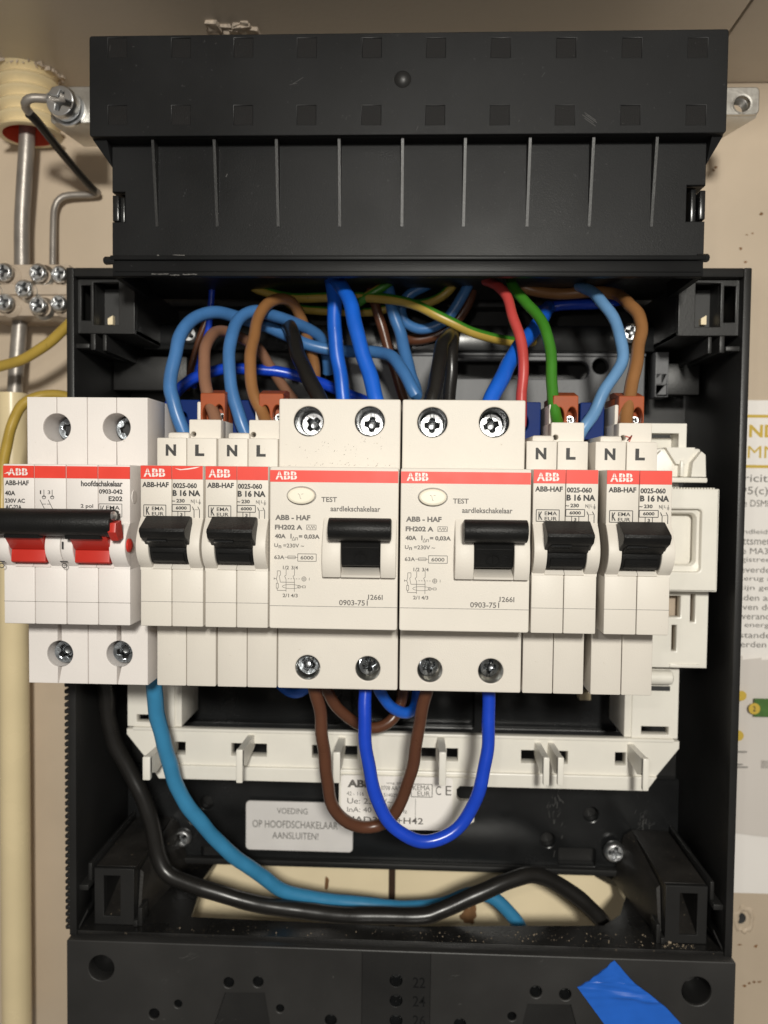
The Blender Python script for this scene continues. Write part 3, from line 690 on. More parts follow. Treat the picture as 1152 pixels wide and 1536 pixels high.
# terminal strip
D = 90
t = thing("terminal_strip", "beige translucent screw terminal strip at the left edge beside the box", "terminal strip", W(45, 435, 104))
x0, z0 = pz(-30, 474, D); x1, z1 = pz(104, 396, D)
b = MB(); b.box(x0, x1, D, WALL, z0, z1, 0.8)
b.box(x0, x1, D - 1.2, D, (z0 + z1) / 2 - 2.0, (z0 + z1) / 2 + 2.0, 0.5); b.build("strip_body", M['clear'], t)
for i, (px, py, r) in enumerate(((8, 409, 14), (59, 410, 14), (91, 412, 13), (38, 434, 14), (9, 455, 14), (59, 459, 14), (90, 456, 13), (-14, 434, 13))):
    p = W(px, py, D - 1.6)
    inst(DOME, "clamp_screw", t, p.x, p.y - 0.6, p.z, rot=(0, i * 0.7, 0), sc=px2mm(r, D))
    b = MB(); b.lathe([(px2mm(r, D) * 0.9, -1.2), (px2mm(r, D) * 1.22, 0.0), (px2mm(r, D) * 1.22, 1.2), (0, 1.2)], (p.x + 1.2, D - 0.2, p.z - 0.8)); b.build("clamp_sleeve", M['steel'] if i % 2 else M['clear'], t)

# ================================================================== WIRES
def wire(name, label, mt, rpx, pts, group, cat="wire", seg=14, step=1.6, mats2=None):
    rpx *= 0.87 if group == G1 else 0.96
    P = [W(*p) for p in pts]; d = sum(p[2] for p in pts) / len(pts)
    b = MB(); b.tube(P, px2mm(rpx, d), seg=seg, step=step, wobble=1.0)
    c = P[len(P) // 2]
    o = b.build(name, mt, loc=c); tag(o, label, cat, group)
    if mats2:                             # green tracer stripe on the same insulation
        o.data.materials.append(mats2)
        n = seg
        for f in o.data.polygons:
            if f.index % n in (2, 3, 4): f.material_index = 1
    return o
G1 = "wires above the switchgear"
wire("blue_wire", "steel blue wire looping up from the leftmost breaker and across behind the others", M['w_steel'], 11, [(284, 672, 31), (272, 640, 30), (262, 605, 30), (255, 581, 31), (259, 547, 33), (269, 508, 37), (288, 481, 42), (319, 469, 48), (351, 474, 54), (399, 489, 60), (430, 504, 64), (465, 518, 67), (514, 526, 68), (563, 529, 64), (590, 537, 58), (606, 558, 53), (619, 584, 50), (623, 592, 50.5), (621, 582, 54), (614, 552, 60), (603, 510, 64), (590, 470, 65), (581, 425, 66)], G1)
wire("blue_wire", "blue wire arching from the second breaker over to the upper left", M['w_steel'], 10.5, [(378, 672, 31), (364, 640, 30), (351, 595, 31), (343, 547, 34), (347, 505, 38), (362, 476, 43), (384, 466, 48), (410, 474, 54), (440, 484, 60), (464, 494, 66), (484, 512, 72), (492, 560, 78)], G1)
wire("brown_wire", "pinkish brown wire rising from the left breaker and bending behind the blue one", M['w_tan2'], 10, [(326, 640, 24), (322, 622, 26.5), (312, 600, 29), (307, 560, 33), (309, 522, 38), (318, 501, 44), (335, 496, 50), (360, 506, 57), (385, 522, 64), (404, 549, 68), (420, 572, 71), (442, 600, 75)], G1)
wire("brown_wire", "tan brown wire arching high from the second breaker", M['w_tan'], 10, [(404, 645, 23), (394, 622, 27), (382, 594, 29), (376, 555, 33), (377, 521, 37), (385, 485, 43), (397, 461, 48), (417, 449, 53), (436, 454, 58), (450, 474, 63), (462, 506, 68), (471, 548, 73), (474, 600, 76)], G1)
wire("black_wire", "thick black wire into the left terminal of the first earth leakage switch", M['w_black'], 13, [(486, 620, 30), (478, 597, 32), (462, 567, 37), (448, 531, 44), (438, 500, 52), (431, 486, 62), (427, 484, 76)], G1)
wire("blue_wire", "thick bright blue wire into the right terminal of the first earth leakage switch", M['w_blue'], 13, [(570, 622, 30), (563, 597, 31), (551, 552, 34), (538, 506, 37), (526, 461, 41), (516, 436, 45), (506, 420, 52), (500, 405, 60)], G1)
wire("blue_wire", "thick blue wire dropping straight down behind the bright blue one", M['w_blue'], 12.5, [(497, 405, 58), (500, 440, 57), (502, 491, 56), (507, 537, 55), (514, 594, 54), (520, 640, 55)], G1)
wire("black_wire", "thick black wire into the left terminal of the second earth leakage switch", M['w_black'], 12.5, [(645, 622, 30), (649, 597, 31), (656, 558, 36), (664, 521, 44), (672, 504, 54), (676, 500, 66), (677, 500, 80)], G1)
wire("black_wire", "dark black wire just behind the other black wire above the second earth leakage switch", M['w_black'], 11, [(671, 640, 52), (673, 597, 50), (677, 552, 49), (679, 520, 51), (680, 503, 58), (681, 500, 76)], G1)
wire("blue_wire", "thick blue wire slanting up behind the red and green wires", M['w_blue'], 13, [(730, 622, 30), (738, 597, 32), (753, 564, 36), (773, 530, 43), (796, 500, 52), (815, 474, 62), (822, 462, 74)], G1)
wire("red_wire", "red wire curving down beside the second earth leakage switch", M['w_red'], 9, [(780, 640, 33), (783, 599, 34), (785, 568, 35), (785, 537, 36), (778, 503, 38), (769, 473, 41), (761, 446, 45), (748, 430, 50), (728, 420, 58)], G1)
wire("green_wire", "green wire curving down into the third breaker from the left", M['w_green'], 9.5, [(838, 645, 22), (834, 630, 26), (829, 594, 29), (828, 546, 33), (820, 503, 37), (806, 473, 42), (788, 452, 46), (772, 433, 50), (762, 410, 56)], G1)
wire("blue_wire", "sky blue wire bending round into the rightmost breaker", M['w_sky'], 10, [(860, 674, 32), (869, 650, 31), (877, 637, 31), (892, 619, 32), (906, 588, 33), (924, 562, 35), (933, 538, 37), (930, 506, 39), (920, 476, 42), (903, 453, 46), (886, 437, 52), (868, 428, 62)], G1)
wire("brown_wire", "kinked tan wire on the far right into the rightmost breaker", M['w_tan'], 10.5, [(936, 650, 22), (939, 632, 25), (945, 594, 29), (951, 558, 33), (957, 521, 37), (963, 495, 40), (958, 470, 43), (945, 458, 46), (935, 448, 52), (924, 442, 60), (890, 438, 66), (840, 440, 68), (795, 434, 68), (760, 420, 70)], G1)
wire("earth_wire", "yellow green wire sagging across the upper middle of the box", M['w_yellow'], 8.5, [(350, 405, 74), (377, 429, 72), (405, 440, 70), (441, 446, 68), (487, 446, 67), (545, 446, 64), (593, 449, 60), (624, 458, 58), (660, 476, 57), (700, 494, 58), (726, 503, 60), (765, 512, 65), (800, 512, 74)], G1, mats2=M['w_green'])
wire("earth_wire", "second yellow green wire lower behind the two thick blue wires", M['w_yellow'], 7.5, [(430, 450, 76), (447, 462, 75), (487, 467, 74), (545, 468, 73), (575, 464, 72), (610, 452, 74)], G1, mats2=M['w_green'])
wire("earth_wire", "short green and yellow wire rising to the cover right of the thick blue wires", M['w_green'], 8, [(528, 462, 66), (540, 451, 64), (557, 440, 63), (581, 425, 63), (600, 410, 64)], G1, mats2=M['w_yellow'])
wire("earth_wire", "green and yellow wire curving under the cover near the middle", M['w_yellow'], 8, [(600, 455, 72), (632, 456, 70), (655, 448, 68), (675, 432, 67), (690, 410, 68)], G1, mats2=M['w_green'])
wire("brown_wire", "brown wire running straight down left of the looped blue wire", M['w_brown'], 8.5, [(550, 410, 70), (560, 449, 69), (572, 485, 69), (584, 528, 70), (593, 561, 71), (606, 600, 73)], G1)
wire("blue_wire", "blue wire curving in a U shape high up behind the earth wire", M['w_steel'], 9, [(706, 415, 66), (697, 440, 66), (678, 470, 67), (654, 488, 68), (626, 493, 69), (607, 482, 70), (603, 461, 70), (615, 442, 69), (642, 427, 69), (665, 410, 70)], G1)
wire("brown_wire", "dark brown wire curving in a U shape beneath the curved blue one", M['w_brown'], 9.5, [(712, 420, 72), (700, 458, 72), (678, 487, 73), (648, 505, 74), (617, 509, 75), (600, 500, 77)], G1)
wire("blue_wire", "deep royal blue wire lying flat across the left rear of the box", M['w_royal'], 9.5, [(255, 610, 70), (264, 590, 69), (288, 569, 68), (330, 555, 67), (365, 553, 67), (411, 556, 68), (447, 565, 70), (484, 576, 73), (526, 592, 77), (560, 606, 80)], G1)
wire("blue_wire", "thin blue wire hanging down at the far left of the bundle", M['w_royal'], 5.5, [(321, 410, 70), (318, 440, 72), (312, 490, 74), (300, 543, 76), (290, 580, 80)], G1)
wire("brown_wire", "thin brown wire next to the thin blue one at the far left", M['w_brown'], 5.5, [(312, 470, 76), (302, 501, 76), (288, 548, 78), (280, 585, 81)], G1)
wire("blue_wire", "dark blue wire lying high at the back right under the cover", M['w_royal'], 9, [(800, 470, 80), (840, 459, 78), (890, 455, 77), (930, 450, 79)], G1)
G2 = "wire loops hanging below the switchgear"
wire("brown_wire", "front brown wire hanging in a deep loop below the earth leakage switches", M['w_brown'], 10, [(466, 1015, 28), (472, 1038, 29), (481, 1069, 30), (485, 1115, 31), (489, 1163, 33), (497, 1201, 36), (516, 1229, 39), (545, 1241, 42), (573, 1236, 43), (595, 1217, 41), (612, 1174, 37), (623, 1122, 34), (632, 1076, 32), (639, 1038, 30), (642, 1015, 29)], G2)
wire("blue_wire", "royal blue wire hanging in the longest loop below the earth leakage switches", M['w_royal'], 10.5, [(547, 1015, 27), (547, 1040, 26), (548, 1097, 24), (554, 1156, 23), (567, 1205, 23), (592, 1241, 23), (630, 1261, 24), (668, 1254, 25), (699, 1229, 26), (719, 1187, 26), (729, 1132, 27), (733, 1087, 28), (734, 1040, 29), (734, 1015, 29)], G2)
wire("brown_wire", "short brown wire loop close behind under the first earth leakage switch", M['w_brown'], 9, [(478, 1015, 42), (490, 1038, 44), (508, 1064, 47), (536, 1085, 50), (564, 1091, 52), (588, 1078, 54), (602, 1052, 55), (606, 1020, 55)], G2)
wire("blue_wire", "short blue wire loop peeking out under the middle gap", M['w_blue'], 9, [(564, 1015, 44), (571, 1038, 46), (585, 1059, 50), (609, 1070, 54), (624, 1058, 58), (630, 1020, 60)], G2)
wire("blue_wire", "bit of blue wire showing just left of the front brown loop", M['w_blue'], 9, [(415, 1020, 70), (432, 1036, 66), (452, 1038, 62), (470, 1020, 60)], G2)
wire("supply_cable", "light blue supply cable sweeping down from the main switch to the bottom opening", M['w_cyan'], 11.5, [(230, 1005, 34), (231, 1030, 36), (235, 1064, 39), (243, 1104, 42), (255, 1149, 46), (274, 1196, 50), (302, 1236, 54), (333, 1267, 58), (364, 1294, 62), (392, 1314, 66), (427, 1336, 70), (480, 1349, 74), (525, 1354, 77), (608, 1361, 80), (660, 1358, 82), (702, 1341, 84), (732, 1343, 85), (757, 1361, 85), (780, 1392, 85), (800, 1430, 86)], "supply cables in the bottom of the box", cat="cable")
wire("supply_cable", "thick black supply cable snaking along the bottom opening of the box", M['w_black'], 13, [(156, 1010, 62), (159, 1040, 64), (163, 1076, 66), (177, 1125, 68), (200, 1167, 69), (220, 1208, 69), (230, 1250, 69), (238, 1287, 69), (254, 1311, 68), (288, 1328, 67), (340, 1343, 67), (392, 1357, 67), (452, 1366, 67), (539, 1374, 66), (626, 1374, 66), (660, 1366, 67), (712, 1344, 69), (762, 1321, 72), (800, 1312, 76), (839, 1328, 79), (884, 1361, 80), (908, 1388, 80), (925, 1420, 82)], "supply cables in the bottom of the box", cat="cable")
wire("earth_wire", "yellow earth wire crossing at the left edge below the terminal strip", M['w_yellow'], 8.3, [(-30, 556, 80), (0, 550, 80), (30, 541, 79), (60, 523, 78), (90, 500, 77), (112, 478, 76)], "yellow earth wires at the left")
wire("earth_wire", "yellow earth wire bending behind the top left corner of the main switch", M['w_yellow'], 8.3, [(0, 840, 50), (3, 760, 52), (5, 715, 54), (9, 670, 57), (20, 630, 60), (36, 606, 63), (62, 594, 66), (95, 594, 70), (125, 606, 74)], "yellow earth wires at the left")

# ================================================================== DEVICES
NT, NB, BT, BB = 18.0, -25.8, 37.6, -45.8       # nose and body heights
DB = 13.95; DR = 50.0                             # shoulder depth, rear
PR = -0.07                                        # print sits just proud of the front

def screw_hole(b_list, x, z, r): b_list.append(circle(x, z, r, n=32))

# ---- residual current switch
def make_rcd():
    x0, x1 = -34.95, -0.25
    t = thing("earth_leakage_switch", "two pole earth leakage switch, left one of the pair, between the breakers and its twin", "earth leakage switch", ((x0 + x1) / 2, DR, -4), "earth leakage switches with black bar toggles")
    sx = lambda zx: atx(400 + zx / 5.486, 0, 720)               # positions measured on the front
    sz = lambda zy: atz(590 + zy / 5.486, 0, 500)
    sz2 = lambda zy: atz(800 + zy / 5.486, 0, 500)
    th = [W(463, 632, DB), W(554.6, 632, DB)]; bh = [W(461.4, 1001.4, DB), W(551.7, 1003, DB)]
    b = MB()
    holes = [circle(p.x, p.z, px2mm(22.4, DB), n=36) for p in th] + [circle(p.x, p.z, px2mm(18.8, DB), n=36) for p in bh]
    b.plate([rect(x0, x1, BB, BT, 0.5, 3)] + holes, DB, DB + 15, 0.35)
    b.box(x0 + 0.02, x1 - 0.02, DB + 15.02, DR, BB + 0.02, BT - 0.02, 0.2)
    b.build("housing", M['white'], t)
    # nose, with the opening for the toggle
    hx0, hx1 = atx(485, 0, 830), atx(594.5, 0, 830)
    sx0, sx1 = atx(511, -3, 840), atx(570.5, -3, 840)
    sz0, sz1 = atz(866, 0, 540), atz(782, 0, 540)
    b = MB(); b.plate([rect(x0, x1, NB, NT, 0.6, 3), rect(sx0, sx1, sz0 + 1.2, sz1)], 0, DB + 1, 0.32)
    b.build("nose", M['white'], t)
    zg = sz2(603)
    b = MB(); b.box(x0 - 0.01, x1 + 0.01, -0.02, 0.3, zg - 0.09, zg + 0.09); b.build("parting_line", M['inkfaint'], t)
    # toggle cheeks
    prof = [(0.3, sz1 + 1.5), (-0.9, sz1 - 0.5), (-2.6, sz1 - 3.5), (-3.7, (sz0 + sz1) / 2 + 0.5), (-3.9, (sz0 + sz1) / 2 - 2.5), (-3.4, sz0 + 2.6), (-2.6, sz0 + 0.9), (-2.2, sz0 + 0.2), (0.3, sz0)]
    b = MB(); b.prism_x(prof, hx0, sx0, 0.35); b.prism_x(prof, sx1, hx1, 0.35)
    b.prism_x([(0.3, sz0), (-2.2, sz0 + 0.2), (-2.4, sz0 + 0.8), (1.5, sz0 + 2.6), (3.0, sz0 + 2.2)], sx0 + 0.01, sx1 - 0.01, 0.1)
    b.build("toggle_housing", M['white'], t)
    # toggle
    D = -9.0; zb0, zb1 = atz(812, D, 538), atz(778, D, 538); bx0, bx1 = atx(491, D, 795), atx(586.5, D, 795)
    zc = (sz0 + sz1) / 2
    pr = []
    for i in range(13):
        a = pi * (0.08 + 0.84 * i / 12); pr.append((D + 3.6 - 3.9 * sin(a), (zb0 + zb1) / 2 + (zb1 - zb0) / 2 * cos(a) * 1.05))
    pr = [(D + 6.2, zb1 - 0.4)] + pr + [(D + 6.2, zb0 + 0.6)]
    b = MB(); b.prism_x(pr[::-1], bx0, bx1, 0.35)
    nx0, nx1 = sx0 + 0.15, sx1 - 0.15
    b.prism_x([(D + 4, zb0 + 1.5), (D + 5.5, zb0 - 1.2), (-1.6, sz0 + 3.4), (1.5, sz0 + 2.8), (6, zc), (3, sz1 - 1), (-4, sz1 - 1.5)], nx0, nx1, 0.25)
    b.build("toggle", M['toggle'], t)
    b = MB(); b.prism_x([(-3.25, sz0 + 8.4), (-1.0, sz0 + 3.4), (0, sz0 + 3.2), (0, sz0 + 8.4)], nx0 + 0.1, nx1 - 0.1, 0.2)
    b.build("toggle_face", M['lowplastic'], t)
    # mark on the toggle: ring with a bar, lying on the sloping lower face
    mk = W(540, 838, -2.35); b = MB(); b.ring(mk.x, 0, 1.75, 1.75, 0.32, 0); b.line((mk.x, -1.75), (mk.x, 1.75), 0.35, 0)
    tilt = math.atan2(2.25, 5.0)
    for v in b.bm.verts:
        z = v.co.z; v.co.z = mk.z + z * cos(tilt); v.co.y = -2.55 - z * sin(tilt) * 0.96
    b.build("toggle_mark", M['toggle'], t, recalc=False)
    # red band with the maker's letters
    zr0, zr1 = sz(733), sz(636)
    b = MB(); b.box(x0 + 0.05, x1 - 0.15, PR, 0.2, zr0, zr1); band = b.build("brand_band", M['red'], t)
    brand_logo(band, sx(74), sx(250), sz(713), sz(646), PR - 0.03)
    # test button
    c = W(400 + 287 / 5.486, 590 + 842 / 5.486, 0); rx, rz = px2mm(115 / 5.486, 0), px2mm(70 / 5.486, 0)
    b = MB(); b.plate([circle(c.x, c.z, rx + 0.28, rz + 0.28, 40), circle(c.x, c.z, rx, rz, 40)], -0.12, 0.3, 0.04); b.build("button_rim", M['inkfaint'], t)
    b = MB(); b.plate([circle(c.x, c.z, rx - 0.02, rz - 0.02, 40)], -1.5, 0.3, 0.6); btn = b.build("test_button", M['button'], t)
    b = MB(); b.line((c.x - 0.8, c.z + 0.55), (c.x - 0.35, c.z + 0.35), 0.14, -1.53); b.line((c.x - 0.3, c.z + 0.3), (c.x - 0.1, c.z - 0.8), 0.12, -1.53); b.line((c.x + 0.15, c.z + 0.45), (c.x + 0.7, c.z + 0.5), 0.12, -1.53); b.line((c.x - 0.1, c.z - 0.8), (c.x + 0.2, c.z - 0.8), 0.12, -1.53); b.build("button_letter", M['inkfaint'], btn, recalc=False)
    # printing
    b = MB(); y = PR
    b.text("TEST", sx(452), sx(580), sz(895), sz(853), y, bold=0.02)
    b.text("aardlekschakelaar", sx(527), sx(938), sz(971), sz(926), y, bold=0.02)
    b.text("ABB - HAF", sx(72), sx(362), sz(1048), sz(1005), y, bold=0.04)
    b.text("FH202 A", sx(70), sx(297), sz(1127), sz(1086), y, bold=0.04)
    b.frame(sx(332), sx(410), sz(1125), sz(1086), 0.13, y)
    for a0, a1 in ((338, 362), (362, 386), (380, 404)):
        b.line((sx(a0), sz(1118)), (sx((a0 + a1) / 2), sz(1093)), 0.13, y); b.line((sx((a0 + a1) / 2), sz(1093)), (sx(a1), sz(1118)), 0.13, y)
    b.text("40A", sx(70), sx(160), sz(1199), sz(1162), y, bold=0.04)
    b.text("I", sx(199), sx(208), sz(1199), sz(1160), y, bold=0.04)
    b.line((sx(212), sz(1213)), (sx(224), sz(1184)), 0.12, y); b.line((sx(224), sz(1184)), (sx(236), sz(1213)), 0.12, y); b.line((sx(212), sz(1213)), (sx(236), sz(1213)), 0.12, y)
    b.text("n", sx(240), sx(260), sz(1213), sz(1188), y)
    b.text("= 0,03A", sx(268), sx(440), sz(1205), sz(1163), y, bold=0.04)
    b.build("printed_lettering", M['inkgrey'], t, recalc=False)
    b = MB()
    b.text("U", sx(66), sx(96), sz(1272), sz(1241), y, bold=0.02); b.text("n", sx(102), sx(124), sz(1280), sz(1256), y, bold=0.02); b.text("=230V ~", sx(140), sx(312), sz(1274), sz(1241), y, bold=0.015)
    b.text("63A", sx(66), sx(150), sz2(219), sz2(186), y, bold=0.02)
    b.line((sx(152), sz2(202)), (sx(258), sz2(202)), 0.13, y); b.frame(sx(178), sx(240), sz2(213), sz2(191), 0.13, y)
    b.frame(sx(260), sx(413), sz2(233), sz2(172), 0.15, y); b.text("6000", sx(283), sx(390), sz2(219), sz2(188), y, bold=0.02)
    b.text("1/2", sx(138), sx(188), sz2(302), sz2(272), y, bold=0.02); b.text("3/4", sx(208), sx(262), sz2(302), sz2(272), y, bold=0.02)
    L_ = lambda a, c_, e, f_: b.line((sx(a), sz2(c_)), (sx(e), sz2(f_)), 0.13, y)
    for q in (165, 234):
        L_(q, 300, q, 350); L_(q, 350, q - 12, 358); L_(q - 12, 358, q, 385); L_(q, 385, q, 486)
    L_(92, 315, 118, 315); L_(92, 315, 92, 350); L_(118, 315, 118, 350); L_(118, 350, 108, 358); L_(108, 358, 118, 408); L_(92, 350, 84, 385); L_(84, 385, 92, 395); L_(118, 408, 234, 408)
    L_(66, 370, 66, 388); L_(66, 379, 84, 379); L_(92, 395, 92, 418); L_(92, 458, 92, 476); L_(92, 476, 165, 476)
    b.frame(sx(84), sx(101), sz2(458), sz2(418), 0.13, y); b.ring(sx(205), sz2(443), px2mm(72 / 5.486, 0), px2mm(17 / 5.486, 0), 0.11, y)
    b.ring(sx(274), sz2(444), px2mm(12 / 5.486, 0), px2mm(12 / 5.486, 0), 0.13, y); L_(286, 444, 300, 444); b.frame(sx(300), sx(326), sz2(452), sz2(436), 0.13, y)
    for q in range(180, 290, 22): L_(q, 379, q + 11, 379)
    b.ring(sx(313), sz2(379), px2mm(18 / 5.486, 0), px2mm(18 / 5.486, 0), 0.13, y); L_(295, 379, 331, 379); L_(313, 361, 313, 397); L_(357, 368, 357, 390)
    b.text("2/1", sx(137), sx(190), sz2(532), sz2(502), y, bold=0.02); b.text("4/3", sx(205), sx(262), sz2(532), sz2(502), y, bold=0.02)
    b.text("J", sx(835), sx(853), sz2(542), sz2(499), y, bold=0.01); b.text("266I", sx(862), sx(965), sz2(542), sz2(499), y, bold=0.015); b.text("0903-751", sx(605), sx(842), sz2(591), sz2(546), y, bold=0.015)
    b.build("printed_diagram", M['inkgrey'], t, recalc=False)
    # terminal screws down their metal collars
    for i, p in enumerate(th):
        r = px2mm(22.2, DB); b = MB()
        b.lathe([(r, 0.35), (r * 0.94, 0.9), (r * 0.97, 2.2), (r * 0.9, 3.6), (r * 0.92, 6), (r * 0.86, 9), (r * 0.86, 13.5), (0, 13.6)], (p.x, DB, p.z), seg=36); b.build("screw_collar", M['darkmetal'], t)
        inst(SCREW, "terminal_screw", t, p.x + 0.1, DB + 10.2, p.z - 0.2, rot=(0, 0.75 + i * 0.9, 0), sc=3.4)
    for i, p in enumerate(bh):
        r = px2mm(18.6, DB); b = MB()
        b.lathe([(r, 0.35), (r * 0.97, 1.0), (r * 0.95, 2.2), (r * 0.97, 3.0), (r * 0.95, 9), (0, 9.1)], (p.x, DB, p.z), seg=36); b.build("screw_collar", M['steel'], t)
        inst(SCREW_D, "terminal_screw", t, p.x - 0.15 + 0.3 * i, DB + 4.0, p.z + 0.35, rot=(radians(-20), 0.5 + i * 0.8, radians(8)), sc=3.15)
    return t
rcd = make_rcd()
rcd2 = copy_tree(rcd); rcd2.location.x += 35.25 * S
rcd2['label'] = "two pole earth leakage switch, right one of the pair, beside the third breaker"
k = 0
for c in rcd2.children:
    if c.name.startswith("terminal_screw"): c.rotation_euler.y += (0.82, -0.35, 0.9, 0.45)[k % 4]; k += 1

b = MB(); rnd = random.Random(5)
for i in range(70):
    px, py = rnd.gauss(512, 40), rnd.choice((rnd.gauss(668, 14), 699 - abs(rnd.gauss(0, 5))))
    if not 425 < px < 592 or not 655 < py < 699: continue
    p = W(px, py, DB); L_ = rnd.uniform(0.05, 0.28); a = rnd.uniform(0.4, 1.2)
    b.line((p.x - L_ * cos(a), p.z - L_ * sin(a)), (p.x + L_ * cos(a), p.z + L_ * sin(a)), rnd.uniform(.05, .11), DB - 0.03)
o = b.build("dirt_speck", M['dirt'], rcd, recalc=False); o['kind'] = 'stuff'
# ---- miniature circuit breakers
def make_mcb():
    x0, x1 = -52.55, -35.25; xm = (x0 + x1) / 2
    t = thing("circuit_breaker", "circuit breaker with black toggle directly left of the earth leakage switches", "circuit breaker", (xm, DR, -4), "circuit breakers with N and L terminals")
    sx = lambda zx: atx(200 + zx / 5.236, 0, 720); sz = lambda zy: atz(600 + zy / 5.236, 0, 355)
    shz = atz(657.5, DB, 370)                       # top of the N / L shoulder
    b = MB()
    for a, c in ((x0, xm - 0.07), (xm + 0.07, x1)):
        b.box(a, c, DB, DR, BB, shz, 0.35)
    b.build("housing", M['white'], t)
    # terminal shoulders above
    D2 = 19.5
    xa, xb = x0 + 0.5, x0 + 7.2
    b = MB(); b.box(xa + 1.5, atx(377, D2, 655) - 0.1, D2 - 2, DR - 8, shz - 1, atz(649.5, D2, 350), 0.8)
    xl0, xl1 = atx(373.5, D2, 645), atx(421.5, D2, 645)
    hp = W(380, 652, D2)
    b.plate([rect(xl0, xl1, shz - 2, atz(630, D2, 390), 0.4, 3), circle(hp.x, hp.z, 0.78, n=14)], D2, D2 + 6, 0.25)
    b.box(xl0, xl1, D2 + 6.05, DR - 4, shz - 2, atz(630, D2, 390), 0.3)
    b.box(xl0 + 0.4, xl0 + 1.6, D2 + 7, DR - 3, atz(631, D2, 390), atz(603, D2 + 7, 385), 0.4)
    b.build("terminal_shroud", M['white'], t)
    b = MB(); D3 = 26.2
    ox0, ox1 = atx(388, D3, 615), atx(425, D3, 615); oz0, oz1 = atz(648, D3, 400), atz(590, D3, 400); om = (ox0 + ox1) / 2
    b.plate([rect(ox0, ox1, oz0, oz1, 0.5, 3), circle(ox0 + 2.0, oz0 + 5.2, 1.35, 2.9, 20), circle(om + 1.9, oz0 + 5.2, 1.45, 3.0, 20)], D3, D3 + 5, 0.3)
    b.box(ox0 + 0.05, ox1 - 0.05, D3 + 5.05, DR - 6, oz0, oz1 - 0.1, 0.3)
    b.hull([(x, y, z) for x in (ox0, ox1) for y, z in ((D3 + 0.3, oz1 - 0.2), (D3 + 7, oz1 + 1.6), (D3 + 12, oz1 + 1.6), (D3 + 12, oz1 - 0.2))])
    b.build("phase_terminal", M['orange'], t)
    inst(SCREW, "clamp_screw", t, om + 1.9, D3 + 3.4, oz0 + 4.6, rot=(0, 0.6, 0), sc=1.25)
    b = MB(); D4 = 34; nx0, nx1 = atx(349, D4, 625), atx(384, D4, 625); nz0, nz1 = atz(655, D4, 365), atz(600, D4, 365)
    b.plate([rect(nx0, nx1, nz0, nz1, 0.4, 3), circle((nx0 + nx1) / 2 - 1.5, nz0 + 5, 1.4, 2.6, 20)], D4, D4 + 5, 0.3)
    b.box(nx0, nx1, D4 + 5.05, DR - 2, nz0, nz1, 0.3); b.build("neutral_terminal", M['bluepl'], t)
    # N and L letters on the shoulder
    b = MB(); y = DB + PR; lz0, lz1 = atz(684.8, DB, 370), atz(667.5, DB, 370)
    q = lambda zx: atx(200 + zx / 5.236, DB, 676)
    b.text("N", q(735), q(817), lz0, lz1, y, bold=0.05); b.text("L", q(967), q(1040), lz0, lz1, y, bold=0.05)
    b.build("terminal_letters", M['ink'], t, recalc=False)
    # nose halves and toggle slot
    D = 0; s0, s1 = xm - 5.15, xm + 5.15; zt_, zb_ = atz(780, 0, 355), atz(855, 0, 355)
    b = MB()
    for a, c in ((x0 + 0.05, xm - 0.06), (xm + 0.06, x1 - 0.05)):
        b.box(a, c, 0, DB + 1, zt_, NT, 0.3); b.box(a, c, 0, DB + 1, NB, zb_, 0.35)
    b.box(x0 + 0.05, s0, 0, DB + 1, zb_ - 0.3, zt_ + 0.3); b.box(s1, x1 - 0.05, 0, DB + 1, zb_ - 0.3, zt_ + 0.3)
    b.build("nose", M['white'], t)
    zg = sz(1585 + 5) if False else atz(904.3, 0, 355)
    b = MB(); b.box(x0 + 0.03, x1 - 0.03, -0.015, 0.3, zg - 0.08, zg + 0.08); b.build("parting_line", M['inkfaint'], t)
    zm = (zt_ + zb_) / 2; prof = [(0.4, zt_ + 0.8)]
    for i in range(13):
        u = i / 12; z = zt_ + 0.5 + (zb_ - zt_ - 0.3) * u
        prof.append((0.2 - 4.3 * sin(pi * u ** 1.15) ** 0.75, z))
    prof.append((0.4, zb_))
    b = MB(); b.prism_x(prof, x0 + 0.05, s0, 0.3); b.prism_x(prof, s1, x1 - 0.05, 0.3)
    for a, c in ((s0 + 0.02, xm - 0.06), (xm + 0.06, s1 - 0.02)):
        b.prism_x([(0.2, zb_ - 0.1), (-0.5, zb_ + 0.1), (-0.3, zb_ + 0.4), (2.4, zb_ + 2.6), (4.0, zb_ + 1.6)], a, c, 0.05)
    b.build("toggle_cheeks", M['white'], t)
    # toggle: drum and paddle
    b = MB(); dz = zm - 0.2
    dr = [(3.0 - 6.6 * cos(radians(a)), dz + 6.4 * sin(radians(a))) for a in range(-48, 63, 6)] + [(5, dz + 5), (5, dz - 4.4)]
    b.prism_x(dr[::-1], s0 + 0.2, s1 - 0.2, 0.15)
    b.prism_x([(-3.2, dz - 1.6), (-3.9, dz - 2.0), (-3.0, dz - 3.9), (-1.4, dz - 4.7), (0, dz - 2)], s0 + 0.9, s1 - 0.9, 0.12)
    A = atz(775, -3.0, 345); Bz = atz(797, -9.0, 345); Cz = atz(808, -8.0, 345)
    b.prism_x([(-1.5, A - 0.3), (-3.2, A), (-8.9, Bz + 0.5), (-9.2, Bz - 0.3), (-8.1, Cz), (-5.2, Cz - 1.2), (-3.0, Cz - 3.0), (0, Cz - 1)], xm - 6.0, xm + 6.0, 0.3)
    b.prism_x([(-5.0, Cz + 0.3), (-6.4, Cz - 0.9), (-4.6, Cz - 2.6), (-2.5, Cz - 3.4)], xm - 4.9, xm + 5.3, 0.2)
    b.build("toggle", M['toggle'], t)
